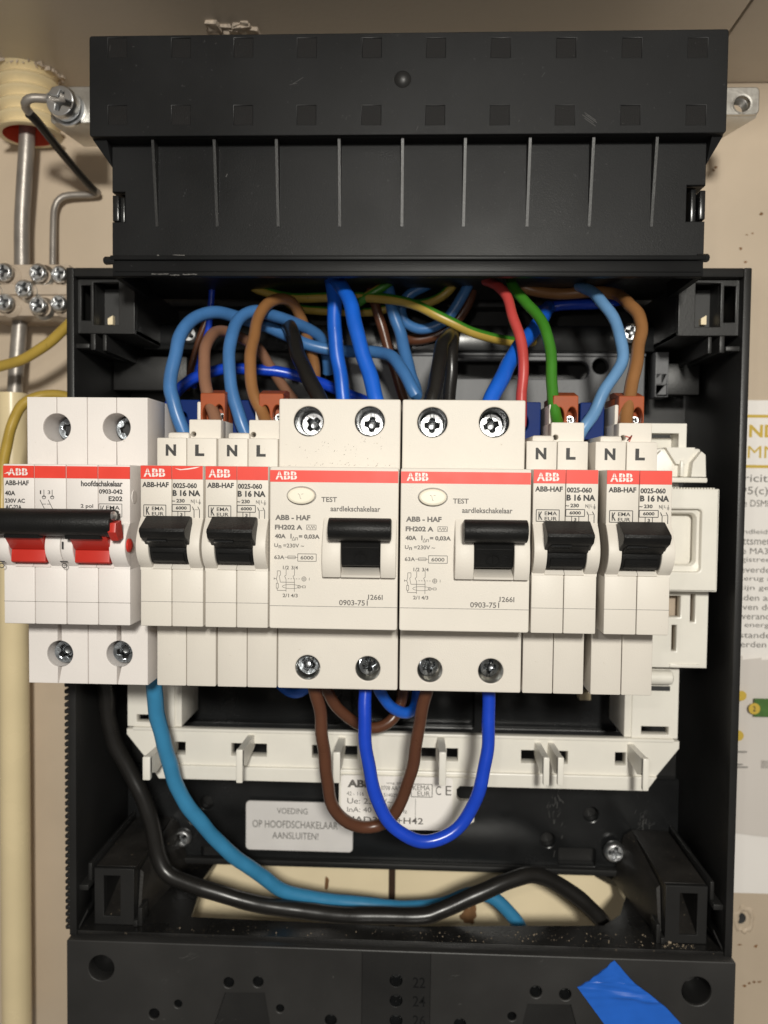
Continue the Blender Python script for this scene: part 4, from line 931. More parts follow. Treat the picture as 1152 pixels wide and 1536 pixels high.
    b = MB(); b.prism_x([(-7.1, Cz - 0.6), (-7.0, Cz - 1.0), (-5.4, Cz - 1.7), (-5.3, Cz - 1.0)], xm - 4.6, xm + 0.6, 0.05); b.build("toggle_notch", M['blackgloss'], t)
    # band and print
    zr0, zr1 = sz(628), sz(522)
    for a, c in ((x0 + 0.12, xm - 0.07), (xm + 0.07, x1 - 0.2)):
        b = MB(); b.box(a, c, PR, 0.2, zr0, zr1, 0.02, 1); band = b.build("brand_band", M['red'], t)
        if a < xm - 1: brand_logo(band, sx(592), sx(762), sz(610), sz(545), PR - 0.03)
    b = MB(); y = PR
    b.text("ABB-HAF", sx(580), sx(790), sz(692), sz(651), y, bold=0.035); b.text("0025-060", sx(822), sx(1012), sz(697), sz(656), y, bold=0.035)
    b.text("B 16 NA", sx(820), sx(1040), sz(760), sz(711), y, bold=0.045)
    b.text("~", sx(814), sx(840), sz(805), sz(794), y, bold=0.04); b.text("230", sx(850), sx(916), sz(811), sz(782), y, bold=0.035)
    b.text("N", sx(965), sx(985), sz(812), sz(786), y, bold=0.01); b.line((sx(993), sz(822)), (sx(993), sz(784)), 0.12, y)
    b.text("L", sx(1005), sx(1018), sz(808), sz(786), y, bold=0.01); b.line((sx(1034), sz(826)), (sx(1034), sz(784)), 0.12, y); b.line((sx(1024), sz(806)), (sx(1044), sz(806)), 0.12, y); b.line((sx(1024), sz(815)), (sx(1044), sz(815)), 0.10, y)
    b.frame(sx(592), sx(767), sz(922), sz(832), 0.2, y); b.text("K", sx(609), sx(640), sz(910), sz(846), y, bold=0.03); b.text("EMA", sx(656), sx(750), sz(874), sz(845), y, bold=0.012); b.text("EUR", sx(656), sx(750), sz(915), sz(887), y, bold=0.012)
    b.frame(sx(817), sx(960), sz(880), sz(827), 0.2, y); b.text("6000", sx(845), sx(932), sz(866), sz(840), y, bold=0.035)
    b.line((sx(862), sz(880)), (sx(862), sz(925)), 0.18, y); b.line((sx(917), sz(880)), (sx(917), sz(925)), 0.18, y); b.text("3", sx(880), sx(899), sz(917), sz(892), y, bold=0.03)
    for q in (990, 1033):
        b.line((sx(q), sz(868)), (sx(q), sz(930)), 0.2, y); b.line((sx(q - 14), sz(842)), (sx(q), sz(868)), 0.2, y)
    b.line((sx(978), sz(860)), (sx(990), sz(868)), 0.1, y); b.line((sx(996), sz(866)), (sx(1024), sz(866)), 0.1, y)
    b.build("printed_lettering", M['ink'], t, recalc=False)
    return t
mcb = make_mcb()
for dx, lb in ((-17.75, "leftmost circuit breaker, right beside the main switch with its red toggles"),
               (88.0, "circuit breaker with the green wire, directly right of the earth leakage switches"),
               (107.3, "rightmost circuit breaker with a red pen mark over its L letter")):
    c = copy_tree(mcb); c.location.x += dx * S; c['label'] = lb
    if dx < 0:
        b = MB(); p_ = [(262, 702.5), (272, 703.8), (284, 702.2), (294, 700.6), (300, 700.2), (293, 702.6), (282, 704.4), (270, 705.2)]
        q_ = [W(a_, c_, -0.12) for a_, c_ in p_]; b.bm.faces.new([b.bm.verts.new((v.x, -0.12, v.z)) for v in q_])
        o = b.build("band_wear", M['logo'], None, recalc=False); o.parent = c; o.location = -c.location
    if dx > 100:
        b = MB(); y = 19.40
        rnd = random.Random(3); pts = [(938, 654), (946, 657), (941, 661), (948, 653), (942, 667), (949, 664), (945, 671)]
        for p_, q_ in zip(pts, pts[1:]):
            a_, c_ = W(*p_, y), W(*q_, y); b.line((a_.x, a_.z), (c_.x, c_.z), 0.35, y)
        o = b.build("pen_mark", M['mark'], None, recalc=False); 
        o.parent = c; o.location = -c.location
        # a sub-object of this breaker alone
# ---- main switch
def make_main():
    x0, x1 = -108.2, -73.1; bx0, bx1 = -108.3, -73.0
    t = thing("main_switch", "two pole main switch with red toggles joined by a black bar, far left", "main switch", ((x0 + x1) / 2, DR, -4))
    sx = lambda zx: atx(zx / 5.009, 0, 720); sz = lambda zy: atz(580 + zy / 5.009, 0, 100)
    th = [W(85.2, 641.3, DB), W(174.7, 641, DB)]; bh = [W(90, 980.7, DB), W(179, 981, DB)]
    xm = (bx0 + bx1) / 2; cols = [(bx0, th[0].x), (th[0].x, xm), (xm, th[1].x), (th[1].x, bx1)]
    b = MB()
    # each pole is two shells; the seams pass through the screw holes
    for i, (a, c) in enumerate(cols):
        a2, c2 = a + (0.10 if i else 0), c - (0.10 if i < 3 else 0)
        pole = 0 if i < 2 else 1; left = i % 2 == 0
        ht, hb = th[pole], bh[pole]; rt, rb = px2mm(21.5, DB), px2mm(20.3, DB)
        def notch(cx, cz, r, x):
            s_ = 1 if left else -1; off = abs(x - cx); half = math.acos(min(0.999, off / r)) if off < r else 0.01
            ang = [(-half + 2 * half * k / 18) for k in range(19)]
            pts = [(cx - s_ * r * cos(g), cz + r * sin(g)) for g in ang]
            return pts
        xi = c2 if left else a2; xo = a2 if left else c2
        nb_ = notch(hb.x, hb.z, rb, xi); nt_ = notch(ht.x, ht.z, rt, xi)
        outl = [(xo, BB), (xi, BB)] + nb_ + nt_ + [(xi, BT), (xo, BT)]
        b.plate([outl], DB, DB + 16, 0.2)
        b.box(a2, c2, DB + 16.02, DR, BB, BT, 0.2)
    b.build("housing", M['white2'], t)
    zt_, zb_ = atz(785, 0, 100), atz(851, 0, 100)
    n4 = [(x0, x0 + 8.6), (x0 + 8.7, x0 + 17.4), (x0 + 17.55, x0 + 26.2), (x0 + 26.3, x1)]
    b = MB()
    for a, c in n4:
        b.box(a, c, 0, DB + 1, zt_, NT, 0.3); b.box(a, c, 0, DB + 1, NB, zb_, 0.35)
    slots = []
    for k in range(2):
        s0 = x0 + 17.5 * k + 3.4; s1 = s0 + 9.8; slots.append((s0, s1))
    b.box(x0, slots[0][0], 0, DB, zb_ - 0.3, zt_ + 0.3); b.box(slots[0][1], x0 + 17.4, 0, DB, zb_ - 0.3, zt_ + 0.3)
    b.box(x0 + 17.55, slots[1][0], 0, DB, zb_ - 0.3, zt_ + 0.3); b.box(slots[1][1], x1, 0, DB, zb_ - 0.3, zt_ + 0.3)
    b.build("nose", M['white2'], t)
    zg = atz(903, 0, 100)
    b = MB(); b.box(x0 - 0.01, x1 + 0.01, -0.015, 0.3, zg - 0.08, zg + 0.08); b.build("parting_line", M['inkfaint'], t)
    prof = [(0.4, zt_ + 0.8)]
    for i in range(13):
        u = i / 12; z = zt_ + 0.5 + (zb_ - zt_ - 0.3) * u; prof.append((0.2 - 4.2 * sin(pi * u ** 1.1) ** 0.75, z))
    prof.append((0.4, zb_))
    b = MB()
    for (s0, s1), (l, r) in zip(slots, ((x0, x0 + 17.4), (x0 + 17.55, x1))):
        b.prism_x(prof, l, s0, 0.3); b.prism_x(prof, s1, r, 0.3)
        for a, c in ((s0 + 0.02, (s0 + s1) / 2 - 0.06), ((s0 + s1) / 2 + 0.06, s1 - 0.02)):
            b.prism_x([(0.2, zb_ - 0.1), (-0.5, zb_ + 0.1), (-0.3, zb_ + 0.4), (2.4, zb_ + 2.6), (4.0, zb_ + 1.6)], a, c, 0.05)
    b.build("toggle_cheeks", M['white2'], t)
    # red toggles
    zm = (zt_ + zb_) / 2
    for k, (s0, s1) in enumerate(slots):
        b = MB()
        b.prism_x([(5, zm + 5), (-2.5, zm + 5.6), (-6.6, zm + 5.2), (-7.4, zm + 3.6), (-3.2, zm - 0.7), (-2.5, zm - 1.0), (5, zm - 1.0)], s0 + 0.12, s1 - 0.12 + (0.5 if k else 0), 0.15)
        b.prism_x([(5, zm - 0.9), (-2.4, zm - 0.9), (-2.7, zm - 1.1), (-3.1, zm - 4.1), (-2.7, zm - 4.5), (5, zm - 4.5)], s0 + 0.2, s1 - 0.2, 0.12)
        b.build("red_toggle", M['redpl'], t)
    # black joining bar
    D = -10.5; bz0, bz1 = atz(806, D, 80), atz(764, D, 80); xe = atx(163, D, 785); zc = (bz0 + bz1) / 2; h = (bz1 - bz0) / 2
    pr = [(D + 4.5 - 4.6 * sin(pi * i / 14), zc + h * cos(pi * i / 14)) for i in range(15)] + [(D + 7.5, bz0 + 0.6), (D + 7.5, bz1 - 0.5)]
    b = MB(); b.prism_x(pr[::-1], x0 - 3.5, xe, 0.3)
    b.hull([(x, y, z) for x in (x0 + 4.2, x0 + 13.4) for y, z in ((D + 2.2, bz0 + 1.2), (D + 6, bz0 + 1.0), (D + 2.8, bz0 - 0.5), (D + 5.5, bz0 - 0.5))])
    b.hull([(x, y, z) for x in (x0 + 20.5, x0 + 30.0) for y, z in ((D + 2.2, bz0 + 1.2), (D + 6, bz0 + 1.0), (D + 2.8, bz0 - 0.6), (D + 5.5, bz0 - 0.6))])
    b.build("joining_bar", M['toggle'], t)
    # red paddle end beyond the bar with a bright pin
    b = MB(); b.prism_x([(D + 1.0, zc + 0.2), (D + 5, zc + h * 0.2), (D + 6.5, bz0 - 0.6), (D + 3.0, bz0 - 0.9), (D + 0.6, zc - h * 0.6)], xe - 0.6, xe + 1.5, 0.2); b.build("paddle_end", M['redpl'], t)
    b = MB(); b.lathe([(1.1, -0.3), (1.2, 0.4), (0.7, 0.6), (0, 0.6)], (xe + 0.1, D + 2.5, zc + h * 0.55), axis=(1, -0.5, 0), seg=14); b.build("bar_pin", M['zinc'], t)
    # red band and print
    zr0, zr1 = sz(689), sz(597)
    for i, (a, c) in enumerate(n4):
        b = MB(); b.box(a + 0.05, c - 0.05, PR, 0.2, zr0, zr1, 0.02, 1); band = b.build("brand_band", M['red'], t)
        if i == 0: brand_logo(band, sx(62), sx(210), sz(670), sz(617), PR - 0.03)
    b = MB(); p_ = [(sx(30), sz(660)), (sx(70), sz(640)), (sx(66), sz(655)), (sx(96), sz(648)), (sx(70), sz(668)), (sx(60), sz(655))]
    b.bm.faces.new([b.bm.verts.new((q[0], PR - 0.05, q[1])) for q in p_]); b.build("band_scratch", M['logo'], t, recalc=False)
    b = MB(); y = PR
    b.text("ABB-HAF", sx(38), sx(217), sz(745), sz(708), y, bold=0.03); b.text("40A", sx(37), sx(115), sz(822), sz(786), y, bold=0.03); b.text("230V AC", sx(36), sx(187), sz(877), sz(845), y, bold=0.03); b.text("AC-22A", sx(40), sx(162), sz(925), sz(893), y, bold=0.03)
    b.text("1", sx(300), sx(309), sz(809), sz(781), y, bold=0.0); b.text("3", sx(358), sx(378), sz(809), sz(781), y)
    for q in (330, 392):
        b.line((sx(q), sz(776)), (sx(q), sz(824)), 0.16, y); b.ring(sx(q), sz(833), px2mm(13 / 5, 0), px2mm(12 / 5, 0), 0.16, y); b.line((sx(q - 14), sz(828)), (sx(q + 14), sz(828)), 0.14, y)
        b.line((sx(q - 30), sz(852)), (sx(q + 6), sz(925)), 0.16, y)
    b.line((sx(316), sz(884)), (sx(345), sz(884)), 0.14, y); b.line((sx(352), sz(884)), (sx(376), sz(884)), 0.14, y)
    b.text("hoofdschakelaar", sx(609), sx(922), sz(747), sz(704), y, bold=0.03); b.text("0903-042", sx(744), sx(921), sz(802), sz(767), y, bold=0.03); b.text("E202", sx(816), sx(920), sz(856), sz(819), y, bold=0.03); b.text("2 pol", sx(606), sx(700), sz(916), sz(880), y, bold=0.02)
    b.frame(sx(743), sx(916), sz(974), sz(877), 0.15, y); b.text("K", sx(755), sx(786), sz(962), sz(890), y); b.text("EMA", sx(797), sx(900), sz(920), sz(890), y, bold=0.012); b.text("EUR", sx(797), sx(900), sz(962), sz(932), y, bold=0.012)
    b.build("printed_lettering", M['ink'], t, recalc=False)
    # I and O marks on the cheeks
    b = MB(); q = W(94, 818, -4.4); b.line((q.x, q.z - 1.0), (q.x, q.z + 1.0), 0.5, -4.5)
    for px in (97, 3):
        q = W(px, 846, -2.6); b.ring(q.x, q.z - 0.4, 0.65, 0.6, 0.22, -2.75); b.line((q.x - 1.0, q.z + 0.75), (q.x + 1.1, q.z + 0.75), 0.3, -3.2)
    b.build("position_mark", M['ink'], t, recalc=False)
    # red rivet plug on the right flank
    b = MB(); b.lathe([(1.9, -0.3), (1.85, 0.5), (1.0, 0.9), (0, 1.0)], (x1, -1.3, atz(818, -1.3, 190)), axis=(1, 0, 0), seg=22); b.build("rivet_plug", M['redpl'], t)
    b = MB(); b.lathe([(1.9, -0.3), (1.8, 0.15), (0, 0.2)], (x1, 3.0, atz(745, 3, 190)), axis=(1, 0, 0), seg=22); b.build("rivet_plug", M['white2'], t)
    for i, p in enumerate(th):
        r = px2mm(21.4, DB)
        b = MB(); b.lathe([(r * 1.0, 0.5), (r * 0.98, 10.4), (0, 10.5)], (p.x, DB, p.z), seg=36); b.build("screw_well", M['white2'], t)
        inst(SCREW_D, "terminal_screw", t, p.x + 0.35, DB + 8.4, p.z, rot=(0, 0.4 + i, radians(10)), sc=3.45)
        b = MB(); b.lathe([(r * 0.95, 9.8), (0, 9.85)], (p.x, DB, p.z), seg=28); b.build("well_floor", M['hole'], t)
    for i, p in enumerate(bh):
        r = px2mm(20.2, DB)
        b = MB(); b.lathe([(r * 1.0, 0.5), (r * 0.98, 8.9), (0, 9.0)], (p.x, DB, p.z), seg=36); b.build("screw_well", M['white2'], t)
        inst(SCREW_D, "terminal_screw", t, p.x + 0.3, DB + 3.8, p.z, rot=(radians(-6), 0.9 + i * 0.6, radians(8)), sc=3.45)
    return t
make_main()
# steel rail behind the devices
b = MB(); b.prism_x([(51, -20), (51, -16), (57, -16), (57, 10), (51, 10), (51, 14), (52, 14), (52, 11), (58, 11), (58, -17), (52, -17), (52, -20)], -72, 86, 0.05)
o = b.build("mounting_rail", M['steel'], loc=(0, 58, -4)); tag(o, "steel mounting rail hidden behind the row of breakers", "rail")

# ================================================================== WHITE RAIL CARRIER
car = thing("rail_carrier", "white plastic carrier frame with hooks behind and below the breakers", "carrier frame", (0, 75, -60))
D = 64
wx = lambda px, py=1125, d=D: atx(px, d, py)
wz = lambda py, px=600, d=D: atz(py, d, px)
holes = []
for a, c in ((262, 278), (347, 400), (468, 488), (515, 536), (632, 654), (670, 687), (782, 805), (836, 852), (923, 939)):
    sh = 8.0 * (a - 262) / 661.0
    holes.append(rect(wx(a), wx(c), wz(1132, 270) , wz(1113, 270)))
zt_, zm_, zb_ = wz(1098, 400), wz(1151, 400), wz(1170, 400)
bar = [(wx(190), zt_ - 2), (wx(190), zt_), (wx(1019), zt_), (wx(1019), zt_ - 2.5), (wx(985), zm_), (wx(226), zm_)]
b = MB(); b.plate([bar] + holes, D, D + 5, 0.3)
b.plate([[(wx(226), zm_ + 0.4), (wx(985), zm_ + 0.4), (wx(970), zb_), (wx(240), zb_)]], D - 1.5, D + 6, 0.4)
b.box(wx(200), wx(1010), D - 1.0, D + 2, zt_ - 0.2, zt_ + 0.9, 0.3)
b.build("bottom_bar", M['nylon'], car)
def hook(px_back, px_front, pt, pb2, th_, dfront=45):
    xb = wx(px_back, 1130); z1_, z0_ = wz(pt, px_back), wz(pb2, px_back)
    b = MB(); q = th_ / 2
    zf1 = atz(pt + 24, dfront, px_front); zf0 = atz(pb2 + 6, dfront, px_front)
    b.hull([(xb + dx, D + 1, z) for dx in (-q, q) for z in (z1_, z1_ - 4.5)] + [(xb + dx, dfront, z) for dx in (-q, q) for z in (zf1, zf1 - 5)] + [(xb + dx, dfront + 6, zf1 - 7) for dx in (-q, q)])
    b.box(xb - q, xb + q, dfront - 0.6, dfront + 1.6, zf0, zf1 + 0.5, 0.4)
    b.build("hook", M['nylon'], car)
hook(247, 228, 1113, 1164, 2.6); hook(377, 355, 1102, 1168, 2.2); hook(513, 503, 1106, 1168, 2.4); hook(661, 664, 1106, 1172, 2.4)
hook(806, 820, 1114, 1172, 2.0); hook(826, 840, 1114, 1172, 2.0); hook(945, 972, 1116, 1180, 2.0)
# left upright
x0, x1 = wx(191, 1060), wx(262, 1060)
b = MB(); b.plate([rect(x0, x1, zt_ + 0.9, 10), rect(wx(205, 1077), wx(227, 1077), wz(1083, 215), wz(1072, 215))], D, D + 4, 0.3)
b.box(x1 - 0.1, x1 + 2.4, D + 0.5, D + 22, zt_ + 1, 10, 0.3); b.build("upright", M['nylon'], car)
# right upright with window
x0, x1 = wx(948, 1060), wx(1018, 1060)
b = MB(); b.plate([rect(x0, x1, zt_ + 0.9, wz(1002, 1000), 0.3), rect(wx(962, 1095), wx(1003, 1095), wz(1102, 985), wz(1090, 985))], D, D + 4, 0.3)
b.box(x0 - 2.4, x0 + 0.1, D + 0.5, D + 22, zt_ + 1, 10, 0.3); b.box(x1 - 1.6, x1 - 0.1, D + 4.1, D + 30, zt_ + 1, wz(1002, 1000), 0.3); b.build("upright", M['nylon'], car)
b = MB(); p = W(992, 1016, D - 2.5); b.lathe([(0, -6), (2.4, -5.8), (2.4, 3.2), (2.0, 3.5), (0, 3.5)], p, axis=(1, 0, 0), seg=20); b.build("roller", M['nylon'], car)
b = MB(); b.box(wx(960, 1030), wx(1005, 1030), D - 0.15, D + 0.3, wz(1036, 985), wz(1029, 985)); b.build("roller_gap", M['hole'], car)
# lower right plate with slots
D = 58; q = lambda a, c, e, f_: rect(atx(a, D, 940), atx(c, D, 940), atz(f_, D, 1020), atz(e, D, 1020))
b = MB(); b.plate([q(900, 1062, 880, 1002), q(1001, 1020, 894, 926), q(1035, 1042, 891, 933), q(1008, 1015, 938, 977)], D, D + 4, 0.4)
b.box(atx(1004, D, 994), atx(1049, D, 994), D - 0.6, D + 0.4, atz(1001, D, 1020), atz(996, D, 1020), 0.2)
b.build("slotted_plate", M['nylon'], car)
b = MB(); b.box(atx(900, D, 940), atx(1061, D, 940), D + 6, D + 7, atz(1001, D, 1020), atz(881, D, 1020)); b.build("slot_backing", M['clear'], car)
# tray with thick rim
D = 50; q = lambda a, c, e, f_, r=0: rect(atx(a, D, 810), atx(c, D, 810), atz(f_, D, 1040), atz(e, D, 1040), r)
b = MB(); b.plate([q(900, 1078, 733, 888, 0.4), q(910, 1052, 764, 858, 1.2)], D, D + 7, 0.6)
b.box(atx(905, D, 810), atx(1060, D, 810), D + 7.05, D + 9, atz(880, D, 1040), atz(740, D, 1040), 0.2)
b.plate([q(898, 1064, 748, 872, 0.8), q(908, 1046, 772, 848, 1.6)], D + 2.0, D + 7, 2.0)
for i in range(16):
    xx = atx(1004, D, 735) + i * 0.95; b.box(xx, xx + 0.45, D + 0.5, D + 5, atz(733, D, 1040) - 0.1, atz(731.5, D, 1040))
b.build("tray", M['nylon'], car)
# sculpted block with flange
D = 56; X_ = lambda px, py=690: atx(px, D, py); Z_ = lambda py: atz(py, D, 1020)
b = MB()
b.box(X_(975), X_(1060), D - 1.5, D + 8, Z_(724), Z_(716), 0.5)
b.box(X_(980), X_(1056), D + 3, D + 12, Z_(716), Z_(672), 0.8)
b.hull([(X_(984), y, Z_(715)) for y in (D - 1, D + 4)] + [(X_(1008), y, Z_(715)) for y in (D - 1, D + 4)] + [(X_(1006), y, Z_(694)) for y in (D - 1, D + 4)] + [(X_(992), y, Z_(676)) for y in (D, D + 4)] + [(X_(984), y, Z_(684)) for y in (D, D + 4)])
b.hull([(X_(1036), y, Z_(715)) for y in (D - 1, D + 4)] + [(X_(1058), y, Z_(715)) for y in (D - 1, D + 4)] + [(X_(1058), y, Z_(682)) for y in (D, D + 4)] + [(X_(1052), y, Z_(677)) for y in (D, D + 4)] + [(X_(1038), y, Z_(694)) for y in (D - 1, D + 4)])
b.hull([(X_(1000), y, Z_(671)) for y in (D + 1, D + 6)] + [(X_(1044), y, Z_(671)) for y in (D + 1, D + 6)] + [(X_(1030), y, Z_(696)) for y in (D + 1, D + 6)] + [(X_(1016), y, Z_(696)) for y in (D + 1, D + 6)])
b.box(X_(1021), X_(1027), D, D + 5, Z_(715), Z_(690), 0.5)
b.box(X_(1003), X_(1027), D + 5, D + 12, Z_(734), Z_(722), 0.3)
b.build("end_block", M['nylon'], car)
D = 60; X_ = lambda px, py=650: atx(px, D, py); Z_ = lambda py: atz(py, D, 1000)
b = MB(); b.plate([[(X_(940), Z_(672)), (X_(940), Z_(637)), (X_(1028), Z_(637)), (X_(1028), Z_(672)), (X_(1020), Z_(672)), (X_(1020), Z_(648)), (X_(940), Z_(648)), ]], D, D + 9, 0.4)
b.box(X_(940), X_(1019), D + 8, D + 9, Z_(672), Z_(655), 0.2); b.build("end_frame", M['nylon'], car)
# label tab with notch
D = 60.8; X_ = lambda px, py=1200: atx(px, D, py); Z_ = lambda py: atz(py, D, 600)
b = MB()
tab = [(X_(508), Z_(1165)), (X_(508), Z_(1205)), (X_(508), Z_(1240)), (X_(690), Z_(1243)), (X_(712), Z_(1230)), (X_(712), Z_(1200)), (X_(690), Z_(1199)), (X_(685), Z_(1194)), (X_(685), Z_(1182)), (X_(690), Z_(1177)), (X_(718), Z_(1177)), (X_(718), Z_(1165))]
b.plate([tab[::-1]], D, D + 3, 0.3); b.build("label_tab", M['nylon'], car)
# rating label
t = thing("rating_label", "white printed rating label on the carrier behind the hanging wire loops", "label", W(600, 1205, D), "printed labels in the bottom of the box")
lx = lambda zx: atx(480 + zx / 5.236, D, 1200); lz = lambda zy: atz(1150 + zy / 5.236, D, 600)
b = MB(); b.plate([rect(lx(165), lx(1040), lz(490), lz(75), 1.0)], D - 0.35, D - 0.03); b.build("label_sheet", M['paper'], t)
y = D - 0.42; b = MB()
b.text("ABB", lx(215), lx(405), lz(168), lz(108), y, bold=0.05)
b.text("weg 20", lx(520), lx(635), lz(140), lz(118), y); b.text("0708 AA E", lx(480), lx(635), lz(182), lz(150), y); b.text("42 - 116", lx(210), lx(345), lz(232), lz(202), y); b.text("5140291", lx(500), lx(620), lz(235), lz(208), y)
b.text("Ue: 230 V~", lx(215), lx(570), lz(296), lz(252), y, bold=0.0); b.text("InA: 40", lx(215), lx(405), lz(362), lz(322), y); b.text("50 Hz", lx(580), lx(684), lz(362), lz(330), y)
b.text("HAD3232+H42", lx(215), lx(812), lz(445), lz(395), y, bold=0.012)
b.text("KEMA", lx(728), lx(862), lz(178), lz(138), y); b.text("EUR", lx(765), lx(862), lz(222), lz(186), y); b.frame(lx(716), lx(880), lz(230), lz(130), 0.25, y)
b.text("C", lx(908), lx(950), lz(212), lz(142), y, bold=0.0); b.text("E", lx(985), lx(1030), lz(212), lz(138), y, bold=0.0)
b.line((lx(750), lz(400)), (lx(750), lz(245)), 0.15, y)
b.build("label_lettering", M['inkgrey'], t, recalc=False)
# warning sticker
D = 99
t = thing("warning_sticker", "silver grey sticker with three lines of Dutch text on the black panel", "sticker", W(450, 1240, D), "printed labels in the bottom of the box")
lx = lambda zx: atx(360 + zx / 6.4, D, 1240); lz = lambda zy: atz(1190 + zy / 6.4, D, 450)
b = MB(); b.plate([rect(lx(60), lx(1085), lz(545), lz(78), 1.6)], D - 0.8, D + 0.05, 0.15); b.build("sticker_sheet", M['sticker'], t)
b = MB(); b.box(lx(75), lx(1070), D + 0.05, BACK - 5.9, lz(530), lz(95)); b.build("sticker_mount", M['black'], t)
y = D - 0.86; b = MB()
b.text("VOEDING", lx(358), lx(650), lz(192), lz(136), y); b.text("OP HOOFDSCHAKELAAR", lx(125), lx(940), lz(328), lz(258), y); b.text("AANSLUITEN!", lx(315), lx(755), lz(432), lz(368), y)
b.build("sticker_lettering", M['inkgrey'], t, recalc=False)

# ================================================================== LOWER COVER
D = 49.0
low = thing("lower_cover", "matt black lower cover panel with screw holes below the cable opening", "cover", (0, D, -160))
lx0, lx1 = -113.2, 112.3; zt_ = ZB + 0.4; zb_ = -230
hs = []
for px, py, d in ((152, 1452, 40), (1045, 1487, 44), (343, 1474, 16), (387, 1473, 16), (267, 1506, 12), (231, 1521, 16), (420, 1513, 12), (594, 1472, 20), (594, 1502, 20), (594, 1532, 20), (804, 1488, 18), (848, 1492, 18), (768, 1525, 13), (496, 1531, 18), (690, 1537, 18)):
    x, z = pz(px, py, D); hs.append(circle(x, z, px2mm(d / 2, D), n=26))
trap = []
for P in ([(338, 1490), (396, 1490), (404, 1536), (404, 1600), (322, 1600), (322, 1536)], [(792, 1507), (856, 1508), (866, 1545), (866, 1600), (782, 1600), (782, 1545)]):
    trap.append([pz(a, c, D) for a, c in P])
xa, xb = atx(543, D, 1480), atx(645, D, 1480)
strip = rect(xa, xb, zb_ + 5, zt_ - 0.9)
b = MB(); b.plate([rect(lx0, lx1, zb_, zt_, 0.8)] + [h for i, h in enumerate(hs) if i not in (7, 8, 9)] + trap + [strip], D, D + 5, 0.45)
b.box(lx0 + 0.5, lx1 - 0.5, D + 12, D + 14, zb_ + 1, zt_ - 4)
b.box(lx0 + 0.2, lx0 + 2.2, D + 5.05, D + 40, zb_ + 1, zt_ - 0.4); b.box(lx1 - 2.2, lx1 - 0.2, D + 5.05, D + 40, zb_ + 1, zt_ - 0.4)
b.build("front_panel", M['lowplastic'], low)
b = MB(); b.plate([rect(xa, xb, zb_ + 5, zt_ - 0.9)] + hs[7:10], D + 0.35, D + 5, 0.1); b.build("centre_strip", M['black'], low)
for P in trap:
    b = MB(); b.plate([P], D + 0.9, D + 5, 0.1); b.build("recess_panel", M['black'], low)
b = MB()
for h in hs[2:]:
    cx = sum(p[0] for p in h) / len(h); cz = sum(p[1] for p in h) / len(h); r = max(abs(p[0] - cx) for p in h)
    b.lathe([(r, 0.5), (r * 0.9, 2.5), (r * 0.6, 4.3), (0, 4.8)], (cx, D, cz), seg=22)
b.build("hole_cup", M['blackgloss'], low)
for px, py in ((152, 1452), (1045, 1487)):
    x, z = pz(px, py, D); r = px2mm(21, D); b = MB(); b.lathe([(r * 1.0, 0.6), (r * 0.95, 12), (0, 12.1)], (x, D, z), seg=30); b.build("corner_bore", M['black'], low)
b = MB()
for py, s_ in ((1475, "22"), (1503, "24"), (1532, "26")):
    b.text(s_, atx(619, D, py), atx(638, D, py), atz(py + 8, D, 628), atz(py - 8, D, 628), D + 0.32, bold=0.01, thick=0.0)
b.build("embossed_number", M['cover'], low, recalc=False)
# blue tape
tp = [(866, 1481), (872, 1479), (878, 1474), (884, 1472), (890, 1466), (897, 1462), (903, 1456), (910, 1452), (916, 1445), (922, 1441), (930, 1450), (940, 1462), (952, 1475), (975, 1492), (1000, 1512), (1030, 1545), (1090, 1620), (1020, 1680), (960, 1620), (905, 1534), (880, 1500)]
b = MB(); b.plate([[pz(a, c, D - 0.3) for a, c in tp]], D - 0.30, D - 0.02)
bmesh.ops.triangulate(b.bm, faces=b.bm.faces)
bmesh.ops.subdivide_edges(b.bm, edges=b.bm.edges[:], cuts=5, use_grid_fill=True)
q0, q1 = W(925, 1490, D), W(978, 1500, D); cr = (q1 - q0); cr.y = 0; cr.normalize(); cn = Vector((-cr.z, 0, cr.x))
for v in b.bm.verts:
    if v.co.y < D - 0.2:
        u = (v.co.x * 0.9 + v.co.z * 0.5); dd = Vector((v.co.x - q0.x, 0, v.co.z - q0.z)); w_ = dd.dot(cn); al = dd.dot(cr)
        v.co.y -= 0.16 + 0.16 * sin(u * 0.9) + 0.10 * sin(v.co.x * 1.7 - v.co.z * 1.1) + 1.1 * math.exp(-(w_ / 0.7) ** 2) * math.exp(-((al - 7) / 7) ** 2) + 0.5 * math.exp(-((w_ - al * .5 + 1) / 0.6) ** 2) * math.exp(-((al - 3) / 6) ** 2)
o = b.build("adhesive_tape", M['tape'], loc=W(950, 1500, D)); tag(o, "torn strip of blue tape stuck on the lower cover, bottom right", "tape")
b = MB(); rnd = random.Random(33)
for (px, py, ln, a, n) in ((285, 1436, 26, 0.5, 5), (250, 1470, 14, 0.9, 3), (268, 1455, 5, 1.2, 3), (330, 1532, 12, 0.9, 3), (815, 1445, 16, 0.8, 4), (680, 1465, 12, 0.3, 3)):
    for i in range(n):
        p = W(px + rnd.gauss(0, 3), py + rnd.gauss(0, 3), 48.95); h = px2mm(ln / 2, 49) * rnd.uniform(.4, 1); a2 = a + rnd.gauss(0, .15)
        b.line((p.x - h * cos(a2), p.z - h * sin(a2)), (p.x + h * cos(a2), p.z + h * sin(a2)), rnd.uniform(.05, .18), 48.96 - 0.001 * i)
for i in range(60):
    p = W(rnd.uniform(120, 1080), rnd.uniform(1440, 1530), 48.95); h = rnd.uniform(.08, .25); a2 = rnd.uniform(0, 3)
    b.line((p.x - h * cos(a2), p.z - h * sin(a2)), (p.x + h * cos(a2), p.z + h * sin(a2)), rnd.uniform(.04, .1), 48.97)
